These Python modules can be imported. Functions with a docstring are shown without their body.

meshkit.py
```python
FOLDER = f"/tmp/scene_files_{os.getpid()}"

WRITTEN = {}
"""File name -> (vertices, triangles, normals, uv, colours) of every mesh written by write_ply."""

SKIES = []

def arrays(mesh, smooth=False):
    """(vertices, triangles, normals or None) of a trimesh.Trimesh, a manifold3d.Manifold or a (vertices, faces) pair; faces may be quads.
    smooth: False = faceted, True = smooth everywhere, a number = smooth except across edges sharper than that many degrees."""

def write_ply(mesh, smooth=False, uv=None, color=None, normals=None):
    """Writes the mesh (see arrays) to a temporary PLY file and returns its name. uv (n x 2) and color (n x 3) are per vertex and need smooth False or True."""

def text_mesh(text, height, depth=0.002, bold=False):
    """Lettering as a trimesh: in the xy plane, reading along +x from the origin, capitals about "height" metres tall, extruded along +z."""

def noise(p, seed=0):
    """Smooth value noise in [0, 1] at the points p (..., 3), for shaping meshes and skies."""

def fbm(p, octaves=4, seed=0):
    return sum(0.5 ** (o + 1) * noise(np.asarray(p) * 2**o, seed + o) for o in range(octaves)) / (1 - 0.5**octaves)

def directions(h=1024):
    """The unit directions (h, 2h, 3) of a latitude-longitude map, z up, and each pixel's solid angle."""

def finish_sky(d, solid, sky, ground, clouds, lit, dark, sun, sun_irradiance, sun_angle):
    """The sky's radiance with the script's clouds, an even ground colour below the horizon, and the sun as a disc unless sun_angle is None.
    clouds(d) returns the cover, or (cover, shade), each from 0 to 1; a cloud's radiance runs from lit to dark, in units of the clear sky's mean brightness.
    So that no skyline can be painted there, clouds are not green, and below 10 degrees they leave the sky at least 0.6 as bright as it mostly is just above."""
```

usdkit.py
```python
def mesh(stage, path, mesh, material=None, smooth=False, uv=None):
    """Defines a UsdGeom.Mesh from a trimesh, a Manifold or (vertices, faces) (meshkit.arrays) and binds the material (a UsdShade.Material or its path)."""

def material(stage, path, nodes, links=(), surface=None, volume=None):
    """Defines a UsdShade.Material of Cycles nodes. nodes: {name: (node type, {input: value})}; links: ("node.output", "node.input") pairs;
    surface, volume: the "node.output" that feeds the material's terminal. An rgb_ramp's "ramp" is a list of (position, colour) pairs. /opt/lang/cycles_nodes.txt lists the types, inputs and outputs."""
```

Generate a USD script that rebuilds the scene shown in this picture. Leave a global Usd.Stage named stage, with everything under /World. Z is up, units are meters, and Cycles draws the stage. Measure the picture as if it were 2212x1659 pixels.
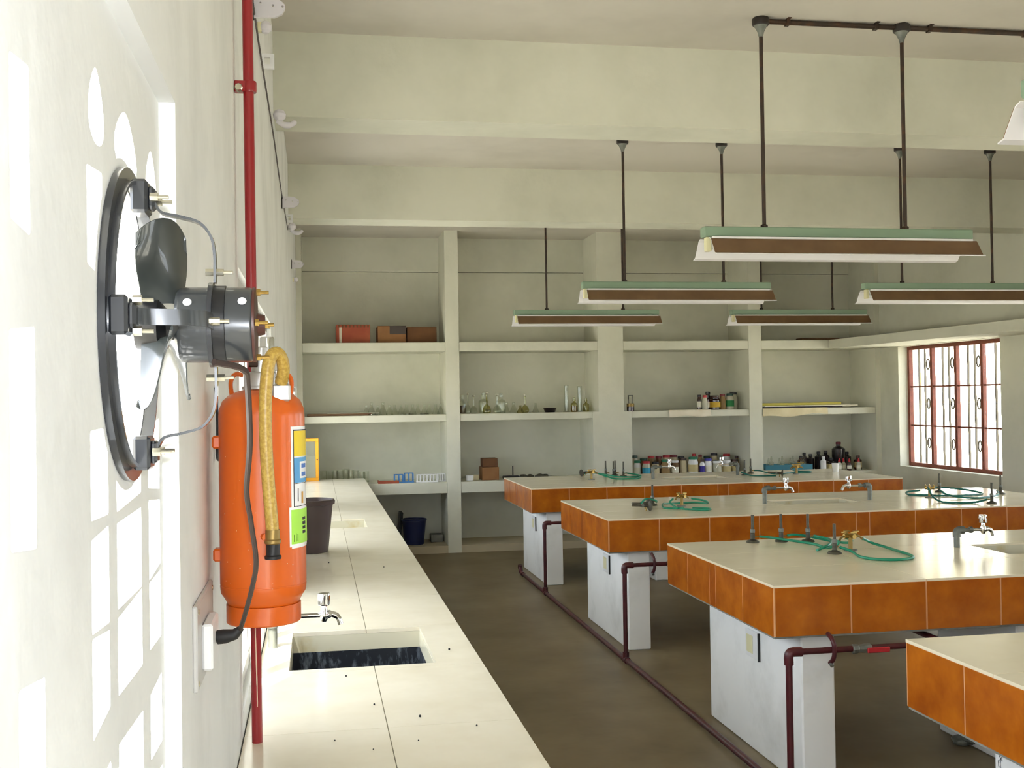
import math, random
import numpy as np, trimesh, usdkit, meshkit
import shapely
from shapely.geometry import Polygon, box as sbox
from shapely.ops import unary_union
from pxr import Usd, UsdGeom, UsdLux, UsdShade, Gf, Sdf

stage = Usd.Stage.CreateInMemory()
UsdGeom.SetStageUpAxis(stage, UsdGeom.Tokens.z)
UsdGeom.SetStageMetersPerUnit(stage, 1.0)
UsdGeom.Xform.Define(stage, '/World')
UsdGeom.Scope.Define(stage, '/World/Looks')

# ------------------------------------------------------------------ camera
CAM = np.array([0.1667, 0.0, 1.494])
YAW, PITCH, ROLL, FPX = math.radians(10.0472), math.radians(0.7566), math.radians(-0.8541), 2404.28
Fw = np.array([math.sin(YAW) * math.cos(PITCH), math.cos(YAW) * math.cos(PITCH), math.sin(PITCH)])
R0 = np.array([math.cos(YAW), -math.sin(YAW), 0.0])
U0 = np.cross(R0, Fw)
Rr = R0 * math.cos(ROLL) + U0 * math.sin(ROLL)
Ur = U0 * math.cos(ROLL) - R0 * math.sin(ROLL)
cam = UsdGeom.Camera.Define(stage, '/World/Camera')
cam.AddTransformOp().Set(Gf.Matrix4d(*Rr, 0, *Ur, 0, *(-Fw), 0, *CAM, 1))
cam.CreateHorizontalApertureAttr(36.0)
cam.CreateVerticalApertureAttr(36.0 * 1659 / 2212)
cam.CreateFocalLengthAttr(36.0 * FPX / 2212)
cam.CreateClippingRangeAttr(Gf.Vec2f(0.02, 500))
cam.CreateExposureAttr(1.02)

# ------------------------------------------------------------------ sky
dome = UsdLux.DomeLight.Define(stage, '/World/Sky')
dome.CreateIntensityAttr(1.0)
dome.CreateColorAttr(Gf.Vec3f(0.91, 0.98, 1.10))
sun = UsdLux.DistantLight.Define(stage, '/World/Sun')
sun.CreateAngleAttr(4.0)
sun.CreateIntensityAttr(1300.0)
sun.CreateColorAttr(Gf.Vec3f(1.0, 0.975, 0.93))
SUN_AZ, SUN_EL = -28.0, 60.0     # degrees from -y towards +x, and above the horizon
sun.AddRotateXYZOp().Set(Gf.Vec3f(90.0 - SUN_EL, 0, SUN_AZ))
# the photographer's small built-in flash, just above the lens
FLASH = 2.0
if FLASH > 0:
    fl = UsdLux.SphereLight.Define(stage, '/World/CameraFlash')
    fl.CreateRadiusAttr(0.012)
    fl.CreateColorAttr(Gf.Vec3f(0.95, 1.0, 1.08))
    fl.CreateIntensityAttr(FLASH / (math.pi * 0.012 ** 2))
    fl.AddTranslateOp().Set(Gf.Vec3d(*(CAM + Rr * 0.02 + Ur * 0.055 - Fw * 0.03)))

# ------------------------------------------------------------------ materials
def lin(c):
    c = np.asarray(c, float) / 255.0
    return tuple(np.where(c <= 0.04045, c / 12.92, ((c + 0.055) / 1.055) ** 2.4))

MATS = {}
def mat(name, rgb, rough=0.6, metal=0.0, rgb2=None, scale=4.0, detail=4.0, contrast=(0.35, 0.7), bump=0.0, bscale=60.0, coat=0.0, spec=0.5, stretch=None, rand=0.0):
    """A principled material; rgb2 is mixed in by noise over the object's own coordinates; rand varies it a little from object to object."""
    if name in MATS: return MATS[name]
    nodes = {'p': ('principled_bsdf', {'base_color': lin(rgb), 'roughness': rough, 'metallic': metal, 'coat_weight': coat, 'specular_ior_level': spec})}
    links = []
    nodes['g'] = ('texture_coordinate', {})
    src = 'g.object'
    if stretch:
        nodes['m'] = ('mapping', {'scale': stretch}); links.append((src, 'm.vector')); src = 'm.vector'
    col = None
    if rgb2 is not None:
        nodes['n'] = ('noise_texture', {'scale': scale, 'detail': detail, 'roughness': 0.6})
        nodes['r'] = ('rgb_ramp', {'ramp': [(contrast[0], lin(rgb)), (contrast[1], lin(rgb2))]})
        links += [(src, 'n.vector'), ('n.fac', 'r.fac')]
        col = 'r.color'
    if rand:
        nodes['oi'] = ('object_info', {})
        nodes['mr'] = ('map_range', {'from_min': 0.0, 'from_max': 1.0, 'to_min': 1 - rand, 'to_max': 1 + rand})
        nodes['hv'] = ('hsv', {'hue': 0.5, 'saturation': 1.0, 'color': lin(rgb)})
        links += [('oi.random', 'mr.value'), ('mr.result', 'hv.value')]
        if col: links.append((col, 'hv.color'))
        col = 'hv.color'
    if col: links.append((col, 'p.base_color'))
    if bump:
        nodes['bn'] = ('noise_texture', {'scale': bscale, 'detail': 3.0})
        nodes['b'] = ('bump', {'strength': bump, 'distance': 0.004})
        links += [(src, 'bn.vector'), ('bn.fac', 'b.height'), ('b.normal', 'p.normal')]
    MATS[name] = usdkit.material(stage, '/World/Looks/' + name, nodes, links, surface='p.BSDF')
    return MATS[name]

def glassy(name, tint, refl=0.12, rough=0.02):
    """Thin glass: mostly see-through, a reflection that grows towards the rim."""
    if name in MATS: return MATS[name]
    MATS[name] = usdkit.material(stage, '/World/Looks/' + name, {
        't': ('transparent_bsdf', {'color': tint}), 'g': ('glossy_bsdf', {'color': (0.8, 0.84, 0.8), 'roughness': rough}),
        'l': ('layer_weight', {'blend': 0.35}), 'r': ('rgb_ramp', {'ramp': [(0.0, (refl,) * 3), (0.65, (refl * 1.6,) * 3), (1.0, (0.6,) * 3)]}),
        'm': ('mix_closure', {})},
        [('l.facing', 'r.fac'), ('r.color', 'm.fac'), ('t.BSDF', 'm.closure1'), ('g.BSDF', 'm.closure2')], surface='m.closure')
    return MATS[name]

PAINT = mat('cream_distemper', (222, 221, 204), 0.85, rgb2=(198, 198, 180), scale=1.3, detail=6, contrast=(0.45, 0.8), bump=0.25, bscale=35)
PAINT_STAIN = mat('stained_distemper', (226, 225, 213), 0.85, rgb2=(180, 182, 174), scale=0.9, detail=7, contrast=(0.52, 0.82), bump=0.25, bscale=30)
WALLW = mat('whitewash', (236, 237, 235), 0.8, rgb2=(212, 213, 211), scale=2.0, detail=6, contrast=(0.45, 0.8), bump=0.35, bscale=25)
CEILP = mat('ceiling_distemper', (212, 206, 194), 0.9, rgb2=(190, 184, 172), scale=1.0, detail=6, contrast=(0.5, 0.85), bump=0.2, bscale=30)
FLOORM = mat('cement_floor', (138, 124, 96), 0.45, rgb2=(104, 90, 66), scale=1.6, detail=7, contrast=(0.35, 0.75), bump=0.15, bscale=20, spec=0.3)
CEMENT = mat('grey_cement', (150, 150, 142), 0.85, rgb2=(112, 112, 104), scale=6, bump=0.3, bscale=60)
TOPT = mat('cream_glazed_tile', (247, 236, 209), 0.16, rgb2=(240, 227, 197), scale=5, detail=5, contrast=(0.4, 0.75), rand=0.02, spec=0.5)
CTOPT = mat('ivory_glazed_tile', (238, 230, 210), 0.22, rgb2=(228, 218, 194), scale=5, detail=5, contrast=(0.4, 0.75), rand=0.015)
AMBER = mat('amber_glazed_tile', (198, 112, 22), 0.2, rgb2=(150, 68, 12), scale=7, detail=5, contrast=(0.3, 0.75), rand=0.06)
GROUT = mat('pale_grout', (226, 168, 116), 0.9)
GROUTC = mat('grey_grout', (150, 142, 124), 0.9)
PILLARW = mat('white_lime_paint', (243, 243, 241), 0.75, rgb2=(214, 214, 210), scale=3, detail=7, contrast=(0.5, 0.85), bump=0.3, bscale=25)
BLACKST = mat('black_stone_basin', (30, 34, 42), 0.35, rgb2=(110, 118, 128), scale=60, detail=4, contrast=(0.5, 0.68), stretch=(1, 1, 0.35))
GLAZEW = mat('white_sink_glaze', (220, 214, 190), 0.25, rgb2=(206, 186, 130), scale=9, contrast=(0.55, 0.8))
REDPIPE = mat('crimson_enamel', (150, 22, 30), 0.3, coat=0.3)
GASPIPE = mat('maroon_gas_paint', (84, 26, 32), 0.4, rgb2=(62, 22, 28), scale=20)
FANDARK = mat('charcoal_fan_enamel', (38, 40, 44), 0.28, coat=0.4)
FANGREY = mat('motor_grey_enamel', (50, 53, 55), 0.25, coat=0.5)
FANBLK = mat('black_band', (18, 18, 20), 0.4)
BLADEM = mat('blade_enamel', (52, 56, 54), 0.3, coat=0.4)
CHROME = mat('chrome', (225, 225, 225), 0.08, metal=1.0)
STEELB = mat('zinc_bolt', (215, 210, 190), 0.25, metal=1.0)
BRASS = mat('dull_brass', (176, 146, 82), 0.3, metal=1.0)
BRASSC = mat('tarnished_brass', (150, 126, 76), 0.45, metal=0.8)
GALV = mat('galvanised_grey', (126, 128, 120), 0.45, metal=0.35, rgb2=(100, 104, 98), scale=30)
IRONG = mat('burner_iron', (74, 72, 62), 0.5, metal=0.4, rgb2=(96, 92, 78), scale=40)
ORANGE = mat('orange_enamel', (212, 96, 16), 0.34, rgb2=(206, 90, 14), scale=3, coat=0.15)
CHIP = mat('chipped_undercoat', (236, 206, 180), 0.7)
ALUM = mat('brushed_aluminium', (190, 188, 184), 0.4, metal=0.7)
HOSEY = mat('tan_braided_hose', (196, 164, 80), 0.38, rgb2=(176, 142, 62), scale=220, detail=1, contrast=(0.4, 0.6))
CABLE = mat('brown_black_cable', (58, 46, 42), 0.45)
BLACKP = mat('black_rubber', (22, 22, 24), 0.5)
WHITEP = mat('white_plastic', (236, 236, 236), 0.35)
LILAC = mat('white_porcelain', (226, 222, 228), 0.3)
GREYP = mat('grey_plastic', (196, 194, 190), 0.4)
CREAMP = mat('cream_plastic', (228, 222, 180), 0.4)
GREENL = mat('sage_green_enamel', (136, 160, 136), 0.4)
REFLW = mat('white_reflector_enamel', (238, 236, 238), 0.35)
REFLB = mat('brown_reflector_back', (122, 94, 64), 0.55, rgb2=(110, 82, 56), scale=8)
TUBEM = mat('unlit_tube_glass', (236, 238, 236), 0.2)
RODM = mat('rusty_brown_rod', (52, 38, 28), 0.55, rgb2=(84, 52, 28), scale=14, contrast=(0.5, 0.7))
DARKBR = mat('dark_brown_bakelite', (38, 30, 26), 0.5)
FRAMEM = mat('red_oxide_frame', (136, 70, 50), 0.5, rgb2=(112, 56, 40), scale=20)
GRILLEM = mat('grey_grille_steel', (92, 84, 70), 0.5, metal=0.4)
HOSEG = mat('green_rubber_tube', (22, 138, 104), 0.3)
HOSEG2 = mat('green_rubber_tube_dark', (16, 104, 92), 0.3)
BINBR = mat('dark_brown_bin_plastic', (74, 60, 58), 0.4)
BLUEBIN = mat('navy_bin_plastic', (26, 36, 84), 0.45)
CARD = mat('brown_cardboard', (150, 106, 66), 0.85, rgb2=(134, 92, 56), scale=6)
CARDD = mat('dark_cardboard', (116, 78, 48), 0.85, rgb2=(100, 66, 40), scale=6)
CARDR = mat('red_printed_cardboard', (150, 64, 44), 0.7, rgb2=(166, 84, 54), scale=5)
TAPE = mat('glossy_parcel_tape', (120, 92, 60), 0.15, coat=0.5)
TAPED = mat('dark_printed_flap', (72, 62, 58), 0.7)
YELLOW = mat('yellow_case_plastic', (238, 166, 26), 0.4)
DARKGL = mat('amber_bottle_glass', (58, 26, 16), 0.12, coat=0.5)
BLACKGL = mat('black_bottle_glass', (26, 18, 24), 0.12, coat=0.5)
CLEARJ = mat('frosted_clear_plastic', (190, 188, 166), 0.3)
LABELW = mat('paper_label', (232, 230, 214), 0.8)
CLOTH = mat('cream_cloth', (226, 214, 178), 0.9, rgb2=(214, 200, 158), scale=9)
PLASTB = mat('pale_plastic_sheet', (232, 222, 200), 0.35, coat=0.2)
PAPERY = mat('yellowed_paper', (214, 200, 96), 0.8)
PAPERW = mat('white_paper', (232, 226, 206), 0.8)
PAPERD = mat('dark_folder', (38, 30, 46), 0.6)
TRAYB = mat('blue_tray', (46, 116, 136), 0.4)
RACKB = mat('blue_rack_plastic', (74, 136, 200), 0.4)
WOODB = mat('brown_board', (124, 92, 62), 0.7, rgb2=(104, 74, 48), scale=8, stretch=(1, 12, 12))
INK = mat('black_ink', (26, 26, 26), 0.6)
PURPLE = mat('purple_ink', (52, 40, 150), 0.5)
SOIL = mat('pale_dry_ground', (190, 184, 168), 0.9, rgb2=(166, 160, 144), scale=0.6)
HOUSEM = mat('pale_yellow_render', (246, 242, 222), 0.85)
HOUSEO = mat('orange_render', (226, 164, 70), 0.85)
BARK = mat('grey_bark', (110, 96, 78), 0.9)
CLEARG = glassy('clear_lab_glass', (0.89, 0.905, 0.86), 0.09)
YELG = glassy('yellowish_lab_glass', (0.72, 0.68, 0.4), 0.08)
PANE = glassy('window_pane', (0.97, 0.98, 0.97), 0.03)
LEAF = usdkit.material(stage, '/World/Looks/leaf_green', {
    'd': ('diffuse_bsdf', {'color': lin((58, 96, 26))}), 't': ('translucent_bsdf', {'color': lin((110, 150, 40))}), 'm': ('mix_closure', {'fac': 0.4})},
    [('d.BSDF', 'm.closure1'), ('t.BSDF', 'm.closure2')], surface='m.closure')
LIDC = {'red': mat('lid_red', (190, 40, 48), 0.4), 'green': mat('lid_green', (30, 120, 84), 0.4), 'dark green': mat('lid_dark_green', (26, 62, 50), 0.4), 'black': mat('lid_black', (30, 28, 34), 0.4),
        'dark red': mat('lid_dark_red', (120, 34, 44), 0.4), 'white': WHITEP, 'blue': mat('lid_blue', (56, 60, 170), 0.4), 'brown': mat('lid_brown', (70, 44, 34), 0.4)}
POWD = {'tan': mat('tan_powder', (150, 124, 84), 0.8), 'brown': mat('brown_powder', (112, 84, 56), 0.8), 'grey': mat('grey_powder', (128, 126, 112), 0.8), 'cream': mat('cream_powder', (206, 194, 160), 0.8), 'white': WHITEP}

# ------------------------------------------------------------------ helpers
USED = {}
ORD = ('first', 'second', 'third', 'fourth', 'fifth', 'sixth', 'seventh', 'eighth', 'ninth', 'tenth', 'eleventh', 'twelfth', 'thirteenth', 'fourteenth', 'fifteenth')
def numbered(parent, name):
    k = (parent, name); n = USED.get(k, 0); USED[k] = n + 1
    return name if n == 0 else '%s_%03d' % (name, n)

def obj(name, mesh, m, parent=None, smooth=False):
    base = str(parent.GetPath()) if parent is not None else '/World'
    path = base + '/' + numbered(base, name)
    return usdkit.mesh(stage, path, mesh, m, smooth=smooth).GetPrim()

def tag(p, label=None, cat=None, group=None, kind=None):
    for k, v in (('label', label), ('category', cat), ('group', group), ('kind', kind)):
        if v: p.SetCustomDataByKey(k, v)
    return p

def thing(name, label, cat, loc=(0, 0, 0), rotz=0.0, group=None, kind=None):
    x = UsdGeom.Xform.Define(stage, '/World/' + numbered('/World', name))
    x.AddTranslateOp().Set(Gf.Vec3d(*map(float, loc)))
    if rotz: x.AddRotateZOp().Set(float(rotz))
    return tag(x.GetPrim(), label, cat, group, kind)

def sub(name, parent, loc=(0, 0, 0)):
    base = str(parent.GetPath())
    x = UsdGeom.Xform.Define(stage, base + '/' + numbered(base, name))
    if any(loc): x.AddTranslateOp().Set(Gf.Vec3d(*map(float, loc)))
    return x.GetPrim()

def dup(root, loc, rotz=0.0, label=None, group=None):
    was = root.GetCustomData()
    name = root.GetName()
    if name[-4:-3] == '_' and name[-3:].isdigit(): name = name[:-4]
    x = UsdGeom.Xform.Define(stage, '/World/' + numbered('/World', name))
    x.GetPrim().GetReferences().AddInternalReference(root.GetPath())
    x.ClearXformOpOrder()
    x.AddTranslateOp().Set(Gf.Vec3d(*map(float, loc)))
    x.AddRotateZOp().Set(float(rotz))
    x.GetPrim().SetInstanceable(True)
    return tag(x.GetPrim(), label or was['label'], was['category'], group or was.get('group'))

cat_ = trimesh.util.concatenate
def bx(x0, x1, y0, y1, z0, z1, c=0.0):
    """A box, its edges chamfered by c."""
    if c <= 0:
        b = trimesh.creation.box(extents=(x1 - x0, y1 - y0, z1 - z0)); b.apply_translation(((x0 + x1) / 2, (y0 + y1) / 2, (z0 + z1) / 2)); return b
    P = []
    for sx, x in ((1, x0), (-1, x1)):
        for sy, y in ((1, y0), (-1, y1)):
            for sz, z in ((1, z0), (-1, z1)):
                P += [(x, y + sy * c, z + sz * c), (x + sx * c, y, z + sz * c), (x + sx * c, y + sy * c, z)]
    return trimesh.convex.convex_hull(np.array(P))

def tube(pts, r, n=10, closed=False, caps=True):
    """A round tube along the points; r is one radius or one for each point."""
    P = np.asarray(pts, float); N = len(P); r = np.broadcast_to(np.asarray(r, float), (N,))
    T = np.gradient(P, axis=0) if not closed else np.roll(P, -1, 0) - np.roll(P, 1, 0)
    T /= np.maximum(np.linalg.norm(T, axis=1, keepdims=True), 1e-12)
    a = np.array([0, 0, 1.0]) if abs(T[0][2]) < 0.9 else np.array([1.0, 0, 0])
    u = np.cross(T[0], a); u /= np.linalg.norm(u); V = []
    for i in range(N):
        u = u - T[i] * (u @ T[i]); u /= np.linalg.norm(u); w = np.cross(T[i], u)
        for k in range(n):
            q = 2 * math.pi * k / n; V.append(P[i] + r[i] * (math.cos(q) * u + math.sin(q) * w))
    F = []
    for i in range(N if closed else N - 1):
        j = (i + 1) % N
        for k in range(n):
            l = (k + 1) % n; F += [(i * n + k, j * n + l, j * n + k), (i * n + k, i * n + l, j * n + l)]
    if not closed and caps:
        V += [P[0], P[-1]]; c0, c1 = len(V) - 2, len(V) - 1
        for k in range(n):
            l = (k + 1) % n; F += [(c0, l, k), (c1, (N - 1) * n + k, (N - 1) * n + l)]
    t = trimesh.Trimesh(np.array(V), np.array(F)[:, ::-1], process=False)
    if t.volume < 0: t.invert()
    return t

def cyl(p0, p1, r, n=16, r1=None):
    return tube([p0, p1], [r, r if r1 is None else r1], n)

def spline(pts, m=8):
    """Catmull-Rom through the points."""
    P = np.asarray(pts, float); P = np.vstack([2 * P[0] - P[1], P, 2 * P[-1] - P[-2]]); out = []
    for i in range(1, len(P) - 2):
        for t in np.linspace(0, 1, m, endpoint=False):
            a, b, c, d = P[i - 1], P[i], P[i + 1], P[i + 2]
            out.append(0.5 * (2 * b + (c - a) * t + (2 * a - 5 * b + 4 * c - d) * t * t + (3 * b - a - 3 * c + d) * t ** 3))
    out.append(P[-2]); return np.array(out)

def lathe(prof, n=24, axis='z', at=(0, 0, 0)):
    """Profile of (radius, height) from bottom to top, turned about the axis."""
    V, F = [], []
    for r, z in prof:
        for k in range(n):
            q = 2 * math.pi * k / n; V.append((r * math.cos(q), r * math.sin(q), z))
    for i in range(len(prof) - 1):
        for k in range(n):
            l = (k + 1) % n; F += [(i * n + k, i * n + l, (i + 1) * n + l), (i * n + k, (i + 1) * n + l, (i + 1) * n + k)]
    V += [(0, 0, prof[0][1]), (0, 0, prof[-1][1])]; a, b = len(V) - 2, len(V) - 1; o = (len(prof) - 1) * n
    for k in range(n):
        l = (k + 1) % n; F += [(a, l, k), (b, o + k, o + l)]
    V = np.array(V, float)
    if axis == 'x': V = V[:, [2, 0, 1]]
    if axis == 'y': V = V[:, [1, 2, 0]]
    return trimesh.Trimesh(V + np.asarray(at, float), np.array(F), process=False)

def ext(poly, depth):
    gs = getattr(poly, 'geoms', [poly])
    return cat_([trimesh.creation.extrude_polygon(g, depth, engine='earcut') for g in gs])

def prism(poly, axis, a0, a1):
    """Extrudes a polygon: axis x -> polygon in (y, z); y -> (x, z); z -> (x, y); from a0 to a1 along the axis."""
    m = ext(poly if not isinstance(poly, (list, tuple)) else Polygon(poly), a1 - a0); V = m.vertices.copy()
    if axis == 'x': m.vertices = np.c_[V[:, 2] + a0, V[:, 0], V[:, 1]]
    elif axis == 'y': m.vertices = np.c_[V[:, 0], V[:, 2] + a0, V[:, 1]]; m.invert()
    else: m.vertices = np.c_[V[:, 0], V[:, 1], V[:, 2] + a0]
    return m

def rot(m, deg, axis, pt=(0, 0, 0)):
    m = m.copy(); m.apply_transform(trimesh.transformations.rotation_matrix(math.radians(deg), axis, pt)); return m
def mv(m, d):
    m = m.copy(); m.apply_translation(d); return m
def circle(r, n=32, c=(0, 0)):
    return Polygon([(c[0] + r * math.cos(2 * math.pi * k / n), c[1] + r * math.sin(2 * math.pi * k / n)) for k in range(n)])

# ================================================================== the room
HB, D, NB, XR, ZC, YR = 0.7812, 10.805, 11.37, 6.0, 3.15, -3.2
ST = 'structure'
tag(obj('floor', bx(-0.3, XR + 0.3, YR - 0.3, NB + 0.25, -0.12, 0), FLOORM), 'grey-brown cement floor running between the benches', 'floor', kind=ST)
ceil = tag(sub('ceiling', stage.GetPrimAtPath('/World')), 'cream distempered concrete ceiling slab with two deep beams', 'ceiling', kind=ST)
obj('slab', bx(-0.3, XR + 0.3, YR - 0.3, NB + 0.25, ZC, ZC + 0.15), CEILP, ceil)
for y0 in (5.05, 7.86, 2.26, -0.54):
    obj('beam', bx(0, XR, y0, y0 + 0.28, 2.769, ZC), PAINT_STAIN if y0 == 5.06 else PAINT, ceil)

def wall_with_holes(y0, y1, holes):
    w = sbox(y0, 0, y1, ZC)
    for h in holes: w = w.difference(sbox(*h))
    return w
# left wall: the fan's recess, then a row of windows
FAN_OPEN = (-0.55, 0.92, 1.43, 1.868)
LW = [(2.56, 0.80, 4.45, 1.80), (5.5, 0.80, 7.75, 1.62), (8.25, 0.80, 10.5, 1.62), (-2.9, 0.80, -1.0, 1.86)]
RW = [(8.73, 0.757, 10.437, 1.962), (5.85, 0.757, 7.6, 1.962), (3.1, 0.757, 4.85, 1.962), (0.3, 0.757, 2.05, 1.962), (-2.5, 0.757, -0.75, 1.962)]
wl = tag(sub('wall_left', stage.GetPrimAtPath('/World')), 'whitewashed left wall beside the long counter', 'wall', kind=ST)
obj('masonry', prism(wall_with_holes(YR, NB + .2, LW + [FAN_OPEN]), 'x', -0.23, 0.0), WALLW, wl)
wr = tag(sub('wall_right', stage.GetPrimAtPath('/World')), 'cream right wall with the barred window under a concrete loft', 'wall', kind=ST)
obj('masonry', prism(wall_with_holes(YR, NB + .2, RW), 'x', XR, XR + 0.23), PAINT, wr)
wb = tag(sub('wall_back', stage.GetPrimAtPath('/World')), 'cream back wall closing the masonry shelving', 'wall', kind=ST)
obj('masonry', bx(0, XR, NB, NB + 0.2, 0, 2.80), PAINT, wb)
obj('lintel_band', bx(0, XR, NB - 0.014, NB + 0.2, 2.805, ZC), PAINT, wb)
wf = sbox(0, 0, XR, ZC).difference(sbox(0.9, 0, 2.0, 2.1))  # unseen doorway, added and sized to let daylight in from behind the camera
tag(obj('wall_front', prism(wf, 'y', YR - 0.2, YR), PAINT), 'cream front wall behind the viewer, with a doorway added for daylight', 'wall', kind=ST)

# the thin breeze panel with cut openings that fills the fan's recess
def hole(y0, y1, z0, z1, j=0):
    s = 0.004 * math.sin(j * 2.3)
    return Polygon([(y0, z0 + s), (y1, z0 - s), (y1, z1 + s), (y0, z1 - s)]).buffer(-0.004).buffer(0.004)
H = []
cols = [(0.985, 1.066), (1.108, 1.258), (1.312, 1.405)]
for j, (a, b) in enumerate(cols):
    for k, z in enumerate((0.985, 1.09, 1.215, 1.298, 1.395)):
        H.append(hole(a, b, z, z + (0.078 if k != 3 else 0.084), j + k))
    c = (a + b) / 2; w = (b - a) / 2
    H.append(Polygon([(c + w * 0.75 * math.cos(t) * (1.15 - 0.45 * math.sin(t)), 1.757 + 0.034 * math.sin(t)) for t in np.linspace(0, 2 * math.pi, 24, endpoint=False)]))
H += [hole(0.735, 0.80, 1.40, 1.545, 1), hole(0.75, 0.82, 1.20, 1.31, 2), hole(0.74, 0.79, 1.61, 1.72, 3), hole(0.98, 1.05, 1.61, 1.70, 1), hole(0.45, 0.56, 1.25, 1.5, 2), hole(0.2, 0.32, 1.25, 1.5, 2), hole(-.1, 0.02, 1.25, 1.5, 2)]
pan = sbox(FAN_OPEN[0], FAN_OPEN[1], FAN_OPEN[2], FAN_OPEN[3]).difference(unary_union(H)).difference(circle(0.139, 40, (1.175, 1.574)))
pan = unary_union([pan, circle(0.166, 48, (1.175, 1.574)).difference(circle(0.139, 48, (1.175, 1.574)))])
pw = thing('vent_panel', 'white cement lattice panel with cut openings filling the recess around the black fan', 'vent')
obj('panel', prism(pan, 'x', -0.042, -0.02), WALLW, pw)

# windows: steel frames, panes and bars
def window(name, op, xf, side, label, cols, rows, kindmat, grille=True):
    """op: the opening in (y, z); xf: the plane of the frame; side: +1 when outdoors lies towards +x."""
    y0, z0, y1, z1 = op
    t = tag(sub(name, stage.GetPrimAtPath('/World')), label, 'window', kind=ST)
    f = 0.035
    obj('frame', prism(sbox(y0, z0, y1, z1).difference(sbox(y0 + f, z0 + f, y1 - f, z1 - f)), 'x', xf - 0.02, xf + 0.02), kindmat, t)
    ys = np.linspace(y0 + f / 2, y1 - f / 2, cols + 1); zs = np.linspace(z0 + f / 2, z1 - f / 2, rows + 1)
    for y in ys[1:-1]: obj('mullion', bx(xf - 0.018, xf + 0.018, y - 0.019, y + 0.019, z0 + f, z1 - f), kindmat, t)
    for z in zs[1:-1]:
        for a, b in zip(ys[:-1], ys[1:]): obj('glazing_bar', bx(xf - 0.008, xf + 0.008, a + .019, b - .019, z - 0.007, z + 0.007), kindmat, t)
    for a, b in zip(ys[:-1], ys[1:]):
        for c, d in zip(zs[:-1], zs[1:]):
            obj('pane', bx(xf + .001, xf + 0.005, a + 0.0195, b - 0.0195, c + 0.0075, d - 0.0075), PANE, t)
    if grille:
        xg = xf + side * 0.05; n = cols * 4
        for k in range(1, n):
            if k % 4 == 0: continue
            y = y0 + (y1 - y0) * k / n
            obj('grille_bar', bx(xg - .008, xg + .008, y - .006, y + .006, z0, z1), GRILLEM, t)
        for k in range(cols):
            y = y0 + (y1 - y0) * (k + 0.37) / cols
            for z in zs[:-1]:
                zc = z + 0.22
                obj('grille_ring', tube([(xg, y + 0.026 * math.cos(q), zc + 0.05 * math.sin(q)) for q in np.linspace(0, 2 * math.pi, 16, endpoint=False)], 0.0065, 6, closed=True), GRILLEM, t)
    return t
w1 = window('window_1', RW[0], 6.12, 1, 'barred steel window with red-oxide frame in the right wall', 4, 3, FRAMEM)
for i, op in enumerate(RW[1:]):
    window('window_%d' % (i + 2), op, 6.12, 1, 'barred steel window of the right wall, outside the picture', 4, 3, FRAMEM, grille=False)
for i, op in enumerate(LW):
    window('window_%d' % (i + 6), op, -0.035, -1, 'pale steel window of the left wall above the counter, bay %d' % (i + 1), 4, 2, GREYP, grille=False)

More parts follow.
